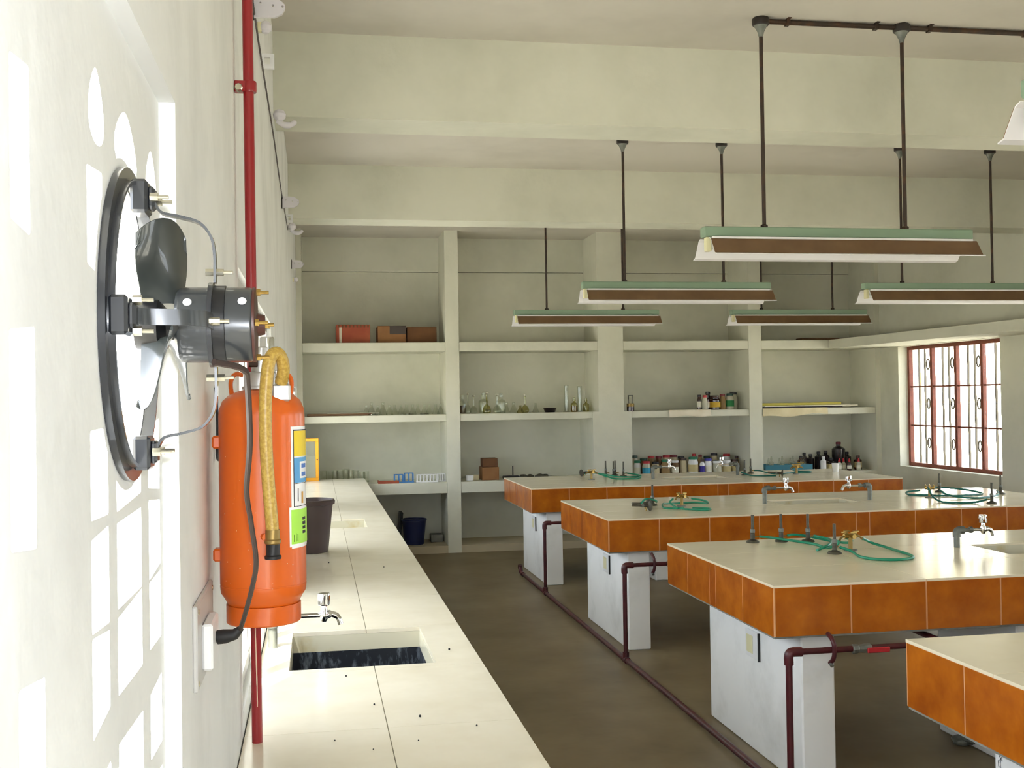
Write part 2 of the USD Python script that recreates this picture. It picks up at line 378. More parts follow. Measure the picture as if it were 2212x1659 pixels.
# ================================================================== outdoors
tag(obj('ground', bx(-60, 60, -60, 60, -0.5, -0.13), SOIL), 'pale dry ground outside the windows', 'ground', kind=ST)
hs = thing('house', 'pale yellow house seen through the barred window', 'house', (13.0, 20.5, -0.2))
obj('wall', prism(sbox(-5, 0, 0.9, 4.2), 'y', 0, 5), HOUSEM, hs)
obj('shutter', bx(-1.15, -0.92, -0.08, -0.005, 1.35, 2.1), HOUSEO, hs)
obj('roof', bx(-5.3, 1.2, -0.5, 5.3, 4.2, 4.4), HOUSEM, hs)
rng = random.Random(5)
tr = thing('tree', 'leafy green tree outside, at the right edge of the barred window', 'tree', (13.75, 18.9, -0.2))
obj('trunk', tube(spline([(0, 0, 0), (0.03, 0.03, 0.7), (-0.03, 0, 1.6)]), 0.05), BARK, tr, 40)
lv = []
for k in range(1100):
    a, b = rng.uniform(0, 6.283), rng.uniform(-1, 1); r = 0.62 * rng.random() ** 0.4
    c = np.array([r * math.cos(a) * math.sqrt(1 - b * b), r * math.sin(a) * math.sqrt(1 - b * b), 1.35 + 0.95 * r / 0.62 * b * 0.9])
    s = rng.uniform(0.07, 0.13); q = [rng.gauss(0, 1) for _ in range(3)]
    e = np.array(q) / np.linalg.norm(q); u = np.cross(e, (0.3, 0.5, 0.8)); u /= np.linalg.norm(u)
    lv.append(trimesh.Trimesh([c - e * s, c + u * s * 0.45, c + e * s, c - u * s * 0.45], [(0, 1, 2), (0, 2, 3)], process=False))
tag(obj('foliage', cat_(lv), LEAF, tr), kind='stuff')

# ================================================================== masonry shelving on the back wall
sh = thing('masonry_shelving', 'built-in cream masonry shelving with square bays covering the back wall', 'shelving', (0, D, 0), kind=ST)
dp = NB - D
for x0, x1, z0, z1 in ((0.0, 0.052, 0, ZC), (1.428, 1.56, 0, ZC), (2.957, 3.22, 1.352, ZC), (2.897, 3.297, 0, 1.352), (4.55, 4.688, 0, ZC), (5.946, XR, 0, ZC)):
    obj('column', bx(x0, x1, 0, dp, z0, z1), PAINT, sh)
bays = ((0.052, 1.428), (1.56, 2.957), (3.22, 4.55), (4.688, 5.946)); bays2 = ((0.052, 1.428), (1.56, 2.897), (3.297, 4.55), (4.688, 5.946))
for k in range(4):
    a, b = bays[k]; c, d = bays2[k]
    obj('shelf', bx(a, b, 0.004, dp, 1.966, 2.056, .004), PAINT, sh)
    obj('shelf', bx(c, d, 0.012, dp, 1.283, 1.351, .004), PAINT, sh)
    obj('shelf', bx(c, d, 0.004, dp, 0.581, 0.689, .004), PAINT, sh)
    obj('plinth', bx(c, d, 0.002, dp, 0, 0.072), mat('dusty_plinth', (190, 178, 150), .8), sh)
lf = thing('loft_shelf', 'concrete loft ledge along the right wall above the barred window', 'shelf')
obj('slab', prism([(5.432, D), (5.60, 7.4), (5.60, YR), (XR, YR), (XR, D)], 'z', 1.966, 2.056), PAINT, lf)

# ================================================================== long counter on the left
WC, HC = 0.6185, 0.75
S1 = sbox(0.088, 3.155, 0.494, 3.66); S2 = sbox(0.07, 6.62, 0.462, 7.11); S3 = sbox(0.08, 0.2, 0.48, 0.7)
ct = thing('tiled_counter', 'long ivory tiled worktop along the left wall with sunken sinks', 'counter')
hol = unary_union([S1, S2]); holb = hol.buffer(0.0125, join_style=2)
CY0, CY1 = -2.5, 10.80
obj('grout_bed', prism(sbox(0.002, CY0, WC - .003, CY1).difference(holb), 'z', 0.66, HC - 0.0025), GROUTC, ct)
ysj = [3.685 + 0.565 * k for k in range(-11, 14)]
ysj = [y for y in ysj if CY0 < y < CY1]
ysj = [CY0] + ysj + [CY1]
for a, b in zip(ysj[:-1], ysj[1:]):
    for c, d in ((0.002, 0.321), (0.321, WC)):
        p = sbox(c + .0012, a + .0005, d - .0012 if d < WC else d, b - .0005).difference(hol.buffer(0.001))
        for g in getattr(p, 'geoms', [p]):
            if g.area > 1e-4: obj('tile', prism(g, 'z', HC - 0.012, HC), CTOPT, ct)
for a, b in zip(ysj[:-1], ysj[1:]): obj('edge_tile', bx(WC - .0025, WC + .006, a + .001, b - .001, 0.66, HC - .0005), CTOPT, ct)
for y in (-2.3, 0.6, 2.2, 4.6, 7.6, 10.4): obj('support_wall', bx(0.002, WC - .08, y, y + 0.12, 0, 0.66), WALLW, ct)
def sink(parent, P, ztop, zmid, zbot, lower, rimoff=0.0):
    x0, y0, x1, y1 = P.bounds; o = 0.012
    ring = P.buffer(o, join_style=2).difference(P)
    obj('sink_liner', prism(ring, 'z', zmid, ztop - 0.0125), GLAZEW, parent)
    inn = sbox(x0 - .0, y0, x1, y1)
    b = prism(inn.buffer(o, join_style=2).difference(inn), 'z', zbot, zmid - .0005)
    fl_ = bx(x0 - o, x1 + o, y0 - o, y1 + o, zbot - 0.02, zbot)
    obj('sink_basin', cat_([b, fl_]), lower, parent)
    obj('drain', lathe([(0.03, 0), (0.03, 0.004), (0.02, 0.005)], 16, at=((x0 + x1) / 2, (y0 + y1) / 2, zbot)), CHROME, parent)
sink(ct, S1, HC, 0.686, 0.50, BLACKST)
sink(ct, S2, HC, 0.60, 0.50, GLAZEW)
obj('sink_ledge', bx(0.43, 0.4935, 3.156, 3.35, 0.50, 0.585), GLAZEW, ct)

# ================================================================== laboratory benches
BL, BW = 3.189, 1.2733
def make_bench(name, label, loc, group):
    t = thing(name, label, 'workbench', loc, 0, group)
    SK = sbox(1.313, 0.50, 1.848, 0.82)
    g = 0.0009
    SKB = SK.buffer(.0125, join_style=2)
    obj('grout_bed', prism(sbox(g, g, BL - g, BW - g).difference(SKB), 'z', HB - 0.192, HB - .0025), GROUT, t)
    obj('concrete_slab', prism(sbox(0.004, 0.004, BL - 0.004, BW - 0.004).difference(SKB), 'z', HB - 0.2, HB - 0.192), CEMENT, t)
    xs = [0.003, 0.31, 0.62, 0.933, 1.244, 1.554, 1.642, 1.945, 2.255, 2.565, 2.878, BL - 0.003]
    ys = [0.003, 0.31, 0.615, 0.69, 0.98, BW - 0.003]
    xt = [0.0, 0.62, 1.244, 1.9, 2.565, BL]; yt = [0.0, 0.42, 0.85, BW]
    for a, b in zip(xt[:-1], xt[1:]):
        for c, d in zip(yt[:-1], yt[1:]):
            p = sbox(a + (.001 if a else 0), c + (.001 if c else 0), b - (.001 if b < BL else 0), d - (.001 if d < BW else 0)).difference(SK.buffer(.001))
            for q in getattr(p, 'geoms', [p]): obj('top_tile', prism(q, 'z', HB - 0.009, HB), TOPT, t)
    z0, z1 = HB - 0.192, HB - 0.0105
    for a, b in zip(xs[:-1], xs[1:]):
        obj('edge_tile', bx(a + .0035, b - .0035, -0.0005, 0.008, z0, z1), AMBER, t)
        obj('edge_tile', bx(a + .0035, b - .0035, BW - 0.008, BW + .0005, z0, z1), AMBER, t)
    for a, b in zip(ys[:-1], ys[1:]):
        obj('edge_tile', bx(-0.0005, 0.008, a + .0035, b - .0035, z0, z1), AMBER, t)
        obj('edge_tile', bx(BL - 0.008, BL + .0005, a + .0035, b - .0035, z0, z1), AMBER, t)
    for x in (0.128, BL - 0.128 - 0.135):
        obj('pillar', bx(x, x + 0.135, 0.05, 1.05, 0, HB - 0.2, .006), PILLARW, t)
    obj('pillar', bx(1.03, 1.165, 0.05, 0.62, 0, HB - 0.2, .006), PILLARW, t)
    sx0, sy0, sx1, sy1 = SK.bounds
    obj('sink_liner', prism(SK.buffer(.012, join_style=2).difference(SK), 'z', HB - 0.19, HB - 0.0095), GLAZEW, t)
    obj('sink_basin', cat_([prism(SK.buffer(.09, join_style=2).difference(SK), 'z', 0.47, HB - 0.2005), bx(sx0 - .09, sx1 + .09, sy0 - .09, sy1 + .09, 0.45, 0.47)]), CEMENT, t)
    sp = obj('switch_plate', bx(0.117, 0.1275, 0.452, 0.582, 0.392, 0.505, .002), WHITEP, t)
    obj('socket', bx(0.1145, 0.1168, 0.50, 0.565, 0.41, 0.485, .001), CREAMP, sp)
    obj('plate_gasket', bx(0.118, 0.1275, 0.446, 0.4515, 0.388, 0.505), BLACKP, sp)  # black strip standing in for the shadow along the near edge of the plate
    return t
BY = (8.6642, 6.3084, 3.9304, 1.7129)
b3 = make_bench('tiled_bench', 'amber-edged tiled laboratory bench with four upright burners near its corner', (1.842, BY[2], 0), 'laboratory benches')
dup(b3, (1.842, BY[0], 0), 0, 'amber-edged tiled laboratory bench farthest away, nearest the shelving')
dup(b3, (1.842, BY[1], 0), 0, 'amber-edged tiled laboratory bench second from the shelving, with lying burners on its corner')
b4 = make_bench('tiled_bench', 'amber-edged tiled laboratory bench nearest the viewer, cut off at the lower right', (1.842, BY[3], 0), 'laboratory benches')
xm = 0.1272
stroke = lambda p: tube([(xm, y, z) for y, z in p], 0.0009, 6)
obj('lettering', cat_([stroke([(1.026, 0.513), (1.012, 0.502)]), stroke([(1.013, 0.513), (1.025, 0.501)]), stroke([(1.019, 0.507), (1.022, 0.488)]), stroke([(1.030, 0.499), (1.029, 0.484), (1.018, 0.482), (1.005, 0.476)]), stroke([(1.022, 0.498), (1.021, 0.484)])]), mat('pencil_grey', (96, 100, 104), .7), b4)

# ================================================================== gas pipes
gp = thing('gas_pipe', 'maroon gas pipe running along the floor with risers to the benches', 'pipe')
XP = 1.866
obj('main_pipe', cyl((XP, 1.0, 0.022), (XP, 9.2, 0.022), 0.0145), GASPIPE, gp, 40)
obj('elbow', tube(spline([(XP, 9.18, 0.022), (XP, 9.26, 0.024), (XP - .005, 9.3, 0.06), (XP - .005, 9.3, 0.085)], 4), 0.019), GASPIPE, gp, 40)
for y, xe in ((3.858, 2.5), (6.06, 2.75), (8.27, 2.75), (1.45, 2.4)):
    z = 0.548
    obj('riser', cyl((XP, y, 0.03), (XP, y, z), 0.0125), GASPIPE, gp, 40)
    obj('tee', cat_([cyl((XP, y - .035, 0.022), (XP, y + .035, 0.022), 0.019), cyl((XP, y, 0.022), (XP, y, 0.065), 0.0185)]), GASPIPE, gp, 40)
    obj('elbow', cat_([tube(spline([(XP, y, z - .045), (XP, y, z - .012), (XP + .012, y, z), (XP + .05, y, z)], 5), 0.0175), ]), GASPIPE, gp, 40)
    obj('branch_pipe', cyl((XP + .01, y, z), (xe, y, z + .002), 0.0115), GASPIPE, gp, 40)
    obj('clamp', tube(spline([(2.035, y + .03, z + .055), (2.035, y - .012, z + .035), (2.038, y - .016, z), (2.035, y - .012, z - .03), (2.032, y + .01, z - .05)], 4), 0.0085), GASPIPE, gp, 40)
    obj('clamp_screw', cyl((2.03, y + .0, z - .05), (2.03, y - .012, z - .056), 0.007), GALV, gp)
    obj('valve', lathe([(0.015, 0), (0.018, 0.004), (0.018, 0.02), (0.014, 0.026), (0.018, 0.05), (0.018, 0.07), (0.014, 0.075)], 8, 'x', (2.115, y, z)), GALV, gp)
    obj('valve_handle', bx(2.165, 2.255, y - 0.026, y - 0.019, z - .014, z + .006, .003), LIDC['red'], gp)
    obj('branch_pipe', cyl((xe, y, z), (xe + .05, y + 0.95, z - 0.01), 0.0115), GASPIPE, gp, 40)

# ================================================================== hanging tube lights
def make_light(loc, label):
    t = thing('tube_light', label, 'light', loc, 0, 'hanging tube lights')
    L = 1.27
    obj('channel', bx(0, L, -0.03, 0.03, 0, 0.044, .004), GREENL, t)
    th = 0.0025
    def wing(s):
        return [(s * 0.030, -0.004), (s * 0.052, -0.013), (s * 0.098, -0.078), (s * 0.122, -0.084), (s * 0.122, -0.088), (s * 0.097, -0.082), (s * 0.050, -0.0165), (s * 0.030, -0.0065)]
    for s, nm in ((-1, 'front'), (1, 'rear')):
        w = wing(s)
        m = prism(Polygon(w), 'x', 0.0 + (.02 if s < 0 else 0), L); obj('reflector_wing', m, REFLW, t)
    # brown outside face of each wing
    for s in (-1, 1):
        q = Polygon([(s * 0.0535, -0.0125), (s * 0.0995, -0.0775), (s * 0.098, -0.0785), (s * 0.052, -0.0135)])
        if s < 0: obj('reflector_lip', bx(0.025, L - 0.02, -0.0575, -0.054, -0.0125, -0.0035), REFLW, t)
        obj('wing_back', prism(q.buffer(0.0004), 'x', 0.02 if s < 0 else 0, L + .001), REFLB, t)
    for x0 in (0.012, L - 0.04):
        obj('lamp_holder', bx(x0, x0 + 0.024, -0.016, 0.016, -0.062, 0.0, .003), CREAMP, t)
    obj('tube', cyl((0.034, 0, -0.04), (L - 0.036, 0, -0.04), 0.013), TUBEM, t, 40)
    top = ZC - loc[2]
    for x in (0.285, 0.955):
        obj('rod', cyl((x, 0, 0.044), (x, 0, top - .03), 0.0085), RODM, t, 40)
        obj('rod_nut', lathe([(0.017, 0), (0.017, 0.01), (0.009, 0.016)], 6, at=(x, 0, 0.044)), RODM, t)
        obj('rod_cup', lathe([(0.0095, 0), (0.014, 0.02), (0.027, 0.045), (0.03, 0.05)], 16, at=(x, 0, top - 0.083)), GALV, t, 40)
        obj('ceiling_rose', lathe([(0.034, 0), (0.038, 0.006), (0.038, 0.028), (0.034, 0.034)], 16, at=(x, 0, top - 0.034)), DARKBR, t, 40)
    return t
l1 = make_light((1.83, 4.60, 2.182), 'green-topped hanging tube light, largest fully seen, above the bench with four burners')
for loc, lb in (((1.855, 6.92, 2.19), 'green-topped hanging tube light in the middle of the left-hand row of three'),
                ((1.83, 9.25, 2.20), 'green-topped hanging tube light farthest away, left of its two-lamp row'),
                ((3.76, 9.25, 2.20), 'green-topped hanging tube light farthest away, in front of the right-hand shelving column'),
                ((3.79, 6.92, 2.19), 'green-topped hanging tube light cut off by the right edge, above the barred window'),
                ((1.83, 2.36, 2.19), 'nearest tube light, only its white reflector end showing at the upper right edge')):
    dup(l1, loc, 0, lb)
cd = thing('ceiling_conduit', 'dark brown electrical conduit clipped across the ceiling between the lamp rods', 'conduit', (0, 4.60, ZC))
obj('conduit', cyl((2.12, 0, -0.014), (5.6, 0, -0.014), 0.0115), RODM, cd, 40)
for x in (2.24, 2.66, 2.92, 3.4, 3.9): obj('saddle', cat_([bx(x - .008, x + .008, -0.03, 0.03, -0.003, 0), bx(x - .008, x + .008, -0.015, 0.015, -0.028, 0)]), RODM, cd)

# ================================================================== exhaust fan
FY, FZ = 1.175, 1.574
fan = thing('exhaust_fan', 'black wall-mounted exhaust fan with a grey cylindrical motor', 'fan', (0, FY, FZ))
obj('ring', cat_([prism(circle(0.157, 64).difference(circle(0.141, 64)), 'x', -0.0195, -0.013), prism(circle(0.144, 64).difference(circle(0.1405, 64)), 'x', -0.0193, -0.007)]), FANDARK, fan, 30)
def around(m, deg): return rot(m, deg, (1, 0, 0))
for k, dg in enumerate((0, 90, 180, 270)):
    obj('mount', around(cat_([bx(-0.0129, 0.004, -0.018, 0.018, 0.112, 0.146, .003), bx(0.002, 0.010, -0.011, 0.011, 0.117, 0.140, .003)]), dg), FANDARK, fan)
    path = spline([(0.009, 0, 0.124), (0.016, 0, 0.114), (0.034, 0, 0.110), (0.053, 0, 0.104), (0.064, 0, 0.090), (0.0675, 0, 0.071), (0.0675, 0, 0.043)], 4)
    w, th = 0.0075, 0.0013
    T = np.gradient(path, axis=0); T /= np.linalg.norm(T, axis=1, keepdims=True); N = np.cross(T, (0, 1, 0))
    V = []; Fc = []
    for i, p in enumerate(path):
        for a, b in ((-1, -1), (1, -1), (1, 1), (-1, 1)): V.append(p + np.array((0, 1, 0)) * a * w + N[i] * b * th)
    for i in range(len(path) - 1):
        for q in range(4):
            r_ = (q + 1) % 4; Fc += [(4 * i + q, 4 * i + r_, 4 * i + 4 + r_), (4 * i + q, 4 * i + 4 + r_, 4 * i + 4 + q)]
    e = 4 * (len(path) - 1); Fc += [(0, 2, 1), (0, 3, 2), (e, e + 1, e + 2), (e, e + 2, e + 3)]
    arm = trimesh.Trimesh(V, Fc, process=False)
    if arm.volume < 0: arm.invert()
    obj('arm', around(arm, dg), FANGREY, fan, 30)
    for yy in (-0.014, 0.014): obj('bolt', around(cat_([cyl((0.006, yy, 0.128), (0.014, yy, 0.128), 0.0045, 6), cyl((0.014, yy, 0.128), (0.024, yy, 0.128), 0.002, 8)]), dg), STEELB, fan)
    obj('bolt', around(cat_([cyl((0.058, 0, 0.054), (0.076, 0, 0.054), 0.004, 6), cyl((0.076, 0, 0.054), (0.085, 0, 0.054), 0.0018, 8)]), dg), STEELB, fan)
obj('motor_housing', lathe([(0.034, 0.030), (0.0375, 0.033), (0.0385, 0.037), (0.0385, 0.102), (0.037, 0.105)], 40, 'x'), FANGREY, fan, 30)
obj('motor_band', lathe([(0.0388, 0.066), (0.0402, 0.067), (0.0402, 0.0785), (0.0388, 0.079)], 40, 'x'), FANBLK, fan, 30)
obj('clamp_band', lathe([(0.0405, 0.0615), (0.0435, 0.062), (0.0435, 0.0665), (0.0405, 0.067)], 40, 'x'), FANDARK, fan, 30)
obj('end_cap', lathe([(0.0385, 0.1051), (0.0385, 0.1075), (0.036, 0.1085), (0.012, 0.1095), (0.010, 0.117)], 40, 'x'), mat('brown_end_cap', (70, 34, 24), 0.4), fan, 30)
for a in (90, 180, 270, 0):
    yy, zz = 0.0335 * math.cos(math.radians(a)), 0.0335 * math.sin(math.radians(a))
    obj('cap_bolt', cat_([cyl((0.1086, yy, zz), (0.1125, yy, zz), 0.0038, 6), cyl((0.1125, yy, zz), (0.121, yy, zz), 0.0018, 8)]), BRASS, fan)
obj('cap_bolt', cat_([cyl((0.1165, 0, 0), (0.120, 0, 0), 0.004, 6), cyl((0.120, 0, 0), (0.126, 0, 0), 0.0018, 8)]), BRASS, fan)
for xx, a in ((0.043, 148), (0.096, 146)):
    yy, zz = 0.0388 * math.cos(math.radians(a)), 0.0388 * math.sin(math.radians(a))
    m = lathe([(0.0045, 0), (0.004, 0.0012), (0.002, 0.0018)], 12); m = rot(m, -90 + (180 - a) * 0 + 0, (1, 0, 0)) if False else m
    m.apply_transform(trimesh.geometry.align_vectors((0, 0, 1), (0, yy, zz))); obj('rivet', mv(m, (xx, yy, zz)), WHITEP, fan)
obj('hub', lathe([(0.012, -0.012), (0.024, -0.01), (0.026, 0.012), (0.016, 0.02), (0.014, 0.0305)], 24, 'x'), FANBLK, fan, 30)
for k in range(3):
    V, Fc = [], []; n, m_ = 9, 13
    for i in range(n):
        u = i / (n - 1); r = 0.022 + 0.086 * u
        for j in range(m_):
            v = j / (m_ - 1) * 2 - 1
            half = 0.62 * (1 - 0.35 * max(0, u - 0.6) / 0.4 * abs(v) ** 2) * (0.55 + 0.45 * min(1, u * 2.2))
            rr = r - (0.010 * abs(v) ** 3 if u > 0.8 else 0)
            a = v * half
            V.append((0.017 + 0.019 * v + 0.004 * math.cos(v * 2), rr * math.sin(a), rr * math.cos(a)))
    for i in range(n - 1):
        for j in range(m_ - 1):
            q = i * m_ + j; Fc += [(q, q + 1, q + m_ + 1), (q, q + m_ + 1, q + m_)]
    V = np.array(V); V2 = V + np.array((0.0014, 0, 0)); o = len(V); F2 = [(c + o, b + o, a + o) for a, b, c in Fc]
    edge = [(i * m_) for i in range(n)] + [(n - 1) * m_ + j for j in range(1, m_)] + [i * m_ + m_ - 1 for i in range(n - 2, -1, -1)] + [j for j in range(m_ - 2, 0, -1)]
    E_ = []
    for a, b in zip(edge, edge[1:] + edge[:1]): E_ += [(a, b, b + o), (a, b + o, a + o)]
    bl = trimesh.Trimesh(np.vstack([V, V2]), Fc + F2 + E_, process=False); bl.fix_normals()
    obj('blade', around(bl, 4 + 120 * k), BLADEM, fan, 30)
# the fan's cable and plug
cp = np.array([(0.07, 1.118, 1.534), (0.095, 1.15, 1.528), (0.097, 1.2, 1.513), (0.093, 1.3, 1.447), (0.083, 1.4, 1.386), (0.085, 1.45, 1.341), (0.088, 1.5, 1.287), (0.081, 1.55, 1.249), (0.066, 1.62, 1.196), (0.056, 1.655, 1.166)]) - np.array((0, FY, FZ))
obj('power_cord', tube(spline(cp, 6), 0.0034, 8), CABLE, fan, 40)
obj('plug', cat_([tube([(0.024, 1.665 - FY, 1.1555 - FZ), (0.034, 1.663 - FY, 1.1565 - FZ), (0.049, 1.658 - FY, 1.160 - FZ), (0.058, 1.655 - FY, 1.169 - FZ)], [0.0105, 0.0105, 0.008, 0.0045], 12)]), BLACKP, fan, 40)

# ================================================================== things on the left wall near the fan
so = thing('wall_socket', 'white switch board with a socket on the left wall, fan plug in it', 'socket', (0, 1.66, 1.165))
obj('back_plate', bx(0, 0.007, -0.105, 0.13, -0.062, 0.055, .002), GREYP, so)
obj('socket_block', bx(0.0072, 0.022, -0.05, 0.045, -0.045, 0.02, .003), WHITEP, so)
obj('switch', bx(0.0072, 0.014, 0.06, 0.105, -0.03, 0.01, .003), WHITEP, so)
for yy, zz in ((-0.09, 0.045), (0.115, 0.045), (-0.09, -0.052), (0.115, -0.052)): obj('screw', lathe([(0.004, 0), (0.003, 0.0015)], 10, 'x', (0.007, yy, zz)), STEELB, so)

rp = thing('red_pipe', 'crimson painted vertical pipe on the left wall behind the orange extinguisher', 'pipe', (0.033, 2.51, 0))
obj('pipe', cyl((0, 0, HC), (-0.004, 0, ZC), 0.0115, 20), REDPIPE, rp, 40)
obj('chipped_streak', tube(spline([(-0.002, -0.0112, 1.05), (0.0005, -0.0112, 0.93), (0.0015, -0.0112, 0.87), (0.002, -0.0112, 0.83)], 4), [0.0012] * 4 + [0.0016] * 4 + [0.0012] * 4 + [0.0008], 6), CHIP, rp)
obj('clamp', cat_([lathe([(0.0145, -0.012), (0.0155, -0.008), (0.0155, 0.008), (0.0145, 0.012)], 16, at=(0, 0, 2.19)), bx(-0.0325, -0.005, -0.012, 0.012, 2.178, 2.202, .002)]), REDPIPE, rp, 40)
obj('clamp_bolt', lathe([(0.007, 0), (0.009, 0.004), (0.009, 0.016), (0.006, 0.02)], 8, 'y', (-0.022, -0.032, 2.182)), STEELB, rp)

ex = thing('fire_extinguisher', 'orange fire extinguisher with tan hose hanging on the left wall', 'extinguisher', (0.0835, 1.80, 1.15))
r = 0.0665
obj('cylinder', lathe([(0.055, 0.030), (0.060, 0.040), (0.0655, 0.048), (r, 0.058), (r, 0.0595), (r * 0.992, 0.060), (r * 0.992, 0.0615), (r, 0.062), (r, 0.322), (r * .99, 0.333), (0.060, 0.347), (0.05, 0.356), (0.036, 0.362), (0.024, 0.365)], 56), ORANGE, ex, 30)
obj('foot_ring', lathe([(0.0555, 0.0), (0.0575, 0.002), (0.0575, 0.0295), (0.055, 0.0298)], 56), ORANGE, ex, 30)
obj('neck_collar', lathe([(0.03, 0.3645), (0.03, 0.369), (0.027, 0.370), (0.027, 0.3895), (0.024, 0.392)], 32), ALUM, ex, 30)
obj('valve_body', lathe([(0.015, 0.3915), (0.015, 0.41), (0.012, 0.412), (0.012, 0.43), (0.009, 0.432)], 20), ALUM, ex, 30)
obj('plunger_cap', lathe([(0.011, 0.415), (0.0115, 0.417), (0.0115, 0.445), (0.010, 0.448)], 20, at=(0.009, 0.01, 0)), CHROME, ex, 30)
obj('side_knob', cyl((-0.005, -0.012, 0.406), (-0.018, -0.014, 0.406), 0.007, 10), mat('dark_brown_knob', (60, 34, 22), .4), ex)
for s in (-1, 1):
    obj('carry_handle', tube(spline([(s * 0.045, 0, 0.352), (s * 0.047, 0, 0.375), (s * 0.041, 0, 0.388), (s * 0.028, 0, 0.388)], 5), 0.0035, 8), ORANGE, ex, 40)
obj('pin_plate', bx(0.022, 0.041, -0.022, -0.018, 0.366, 0.394, .001), CHROME, ex)
hp = spline([(0.032, -0.045, 0.374), (0.036, -0.055, 0.393), (0.034, -0.064, 0.410), (0.0265, -0.072, 0.419), (0.0175, -0.079, 0.411), (0.0125, -0.0825, 0.386), (0.0095, -0.084, 0.34), (0.0095, -0.083, 0.285), (0.0125, -0.081, 0.222), (0.0165, -0.08, 0.168), (0.0175, -0.08, 0.147)], 6)
obj('hose', tube(hp, 0.0098, 14), HOSEY, ex, 40)
obj('hose_bracket', cat_([bx(0.018, 0.046, -0.05, -0.02, 0.345, 0.372, .003)]), ALUM, ex)
noz = sub('nozzle', ex)
obj('crimp', lathe([(0.0105, 0.130), (0.0125, 0.132), (0.0125, 0.136), (0.011, 0.138), (0.0108, 0.152)], 20, at=(0.0178, -0.08, 0)), BRASSC, noz, 30)
obj('tip', lathe([(0.0125, 0.108), (0.0128, 0.112), (0.0105, 0.114), (0.0105, 0.131)], 20, at=(0.0180, -0.08, 0)), BLACKP, noz, 30)
obj('hose_clip', cyl((0.004, -0.062, 0.14), (0.008, -0.078, 0.14), 0.006, 10), ORANGE, ex)
for z in (0.283, 0.107):
    obj('wall_lug', bx(-0.076, -0.062, -0.012, 0.012, z - 0.010, z + 0.010, .003), ORANGE, ex)
def patch(a0, a1, z0, z1, rr, n=8):
    A = np.linspace(math.radians(a0), math.radians(a1), n + 1); V = [(rr_ * math.cos(a), rr_ * math.sin(a), z) for a in A for z in (z0, z1) for rr_ in (rr, rr - 0.0006)]; Fc = []
    for i in range(n):
        o, p = 4 * i, 4 * i + 4
        for a, b in ((0, 2), (2, 3), (3, 1), (1, 0)): Fc += [(o + a, p + a, p + b), (o + a, p + b, o + b)]
    Fc += [(0, 2, 3), (0, 3, 1), (4 * n, 4 * n + 3, 4 * n + 2), (4 * n, 4 * n + 1, 4 * n + 3)]
    m = trimesh.Trimesh(V, Fc, process=False); m.fix_normals(); return m
lb = sub('instruction_sticker', ex)
A0, A1 = -47, 38
obj('white_sheet', patch(A0, A1, 0.118, 0.306, r + .0007, 14), WHITEP, lb, 30)
obj('white_sheet', patch(A0 - 4, A1, 0.1205, 0.1815, r + .0011, 14), WHITEP, lb, 30)
for z0, z1, m in ((0.2595, 0.299, mat('sticker_yellow', (236, 206, 20), .5)), (0.2185, 0.2575, mat('sticker_blue', (86, 160, 214), .5))):
    obj('print_block', patch(A0 + 5, A1 - 4, z0, z1, r + .0012, 12), m, lb, 30)
obj('print_block', patch(A0 - 1, A1 - 3, 0.1245, 0.1775, r + .0016, 12), mat('sticker_lime', (166, 226, 76), .5), lb, 30)
for z0, z1 in ((0.2993, 0.301), (0.1818, 0.1826), (0.2172, 0.2178)): obj('print_block', patch(A0 + 4, A1 - 4, z0, z1, r + .0013, 12), INK, lb)
obj('print_block', patch(A0 + 4, A0 + 4.8, 0.1826, 0.3, r + .0013, 1), INK, lb)
obj('print_block', patch(A0 + 17, A0 + 60, 0.225, 0.251, r + .0016, 6), WHITEP, lb, 30)
for z in (0.2445, 0.2315): obj('print_block', patch(A0 + 21, A0 + 34, z - .0032, z + .0032, r + .002, 4), mat('sticker_print_blue', (60, 110, 190), .5), lb)
for k in range(3): obj('print_block', patch(A0 + 3 + 3.4 * k, A0 + 3.7 + 3.4 * k, 0.128, 0.139 + 0.002 * (k % 2), r + .0019, 1), INK, lb)
for k in range(4): obj('print_block', patch(A0 + 22, A0 + 31, 0.139 + k * .007, 0.1435 + k * .007, r + .0019, 2), INK, lb)
obj('print_block', patch(A0 + 21, A0 + 25, 0.186, 0.204, r + .0016, 2), mat('sticker_ochre', (196, 146, 60), .5), lb)
obj('print_block', patch(A0 + 12, A0 + 13, 0.190, 0.210, r + .0016, 1), INK, lb)

rng = random.Random(3)
ch = []
for k in range(26):
    a = rng.uniform(-150, -40); z = rng.choice([rng.uniform(0.055, 0.13), rng.uniform(0.06, 0.3)]); s = rng.uniform(0.4, 1.1)
    ch.append(patch(a, a + s, z, z + 0.0009 * s, r + .0006, 1))
tag(obj('paint_chip', cat_(ch), CHIP, ex), kind='stuff')
hk = thing('hanging_hook', 'thin dark steel strap on the left wall behind the extinguisher lug', 'hook', (0, 1.93, 1.40))
obj('strap', tube(spline([(0.003, 0, 0.12), (0.005, 0, 0.06), (0.004, 0, 0.02), (0.006, -0.01, 0.0), (0.014, -0.03, 0.004)], 5), 0.0028, 8), FANDARK, hk, 40)

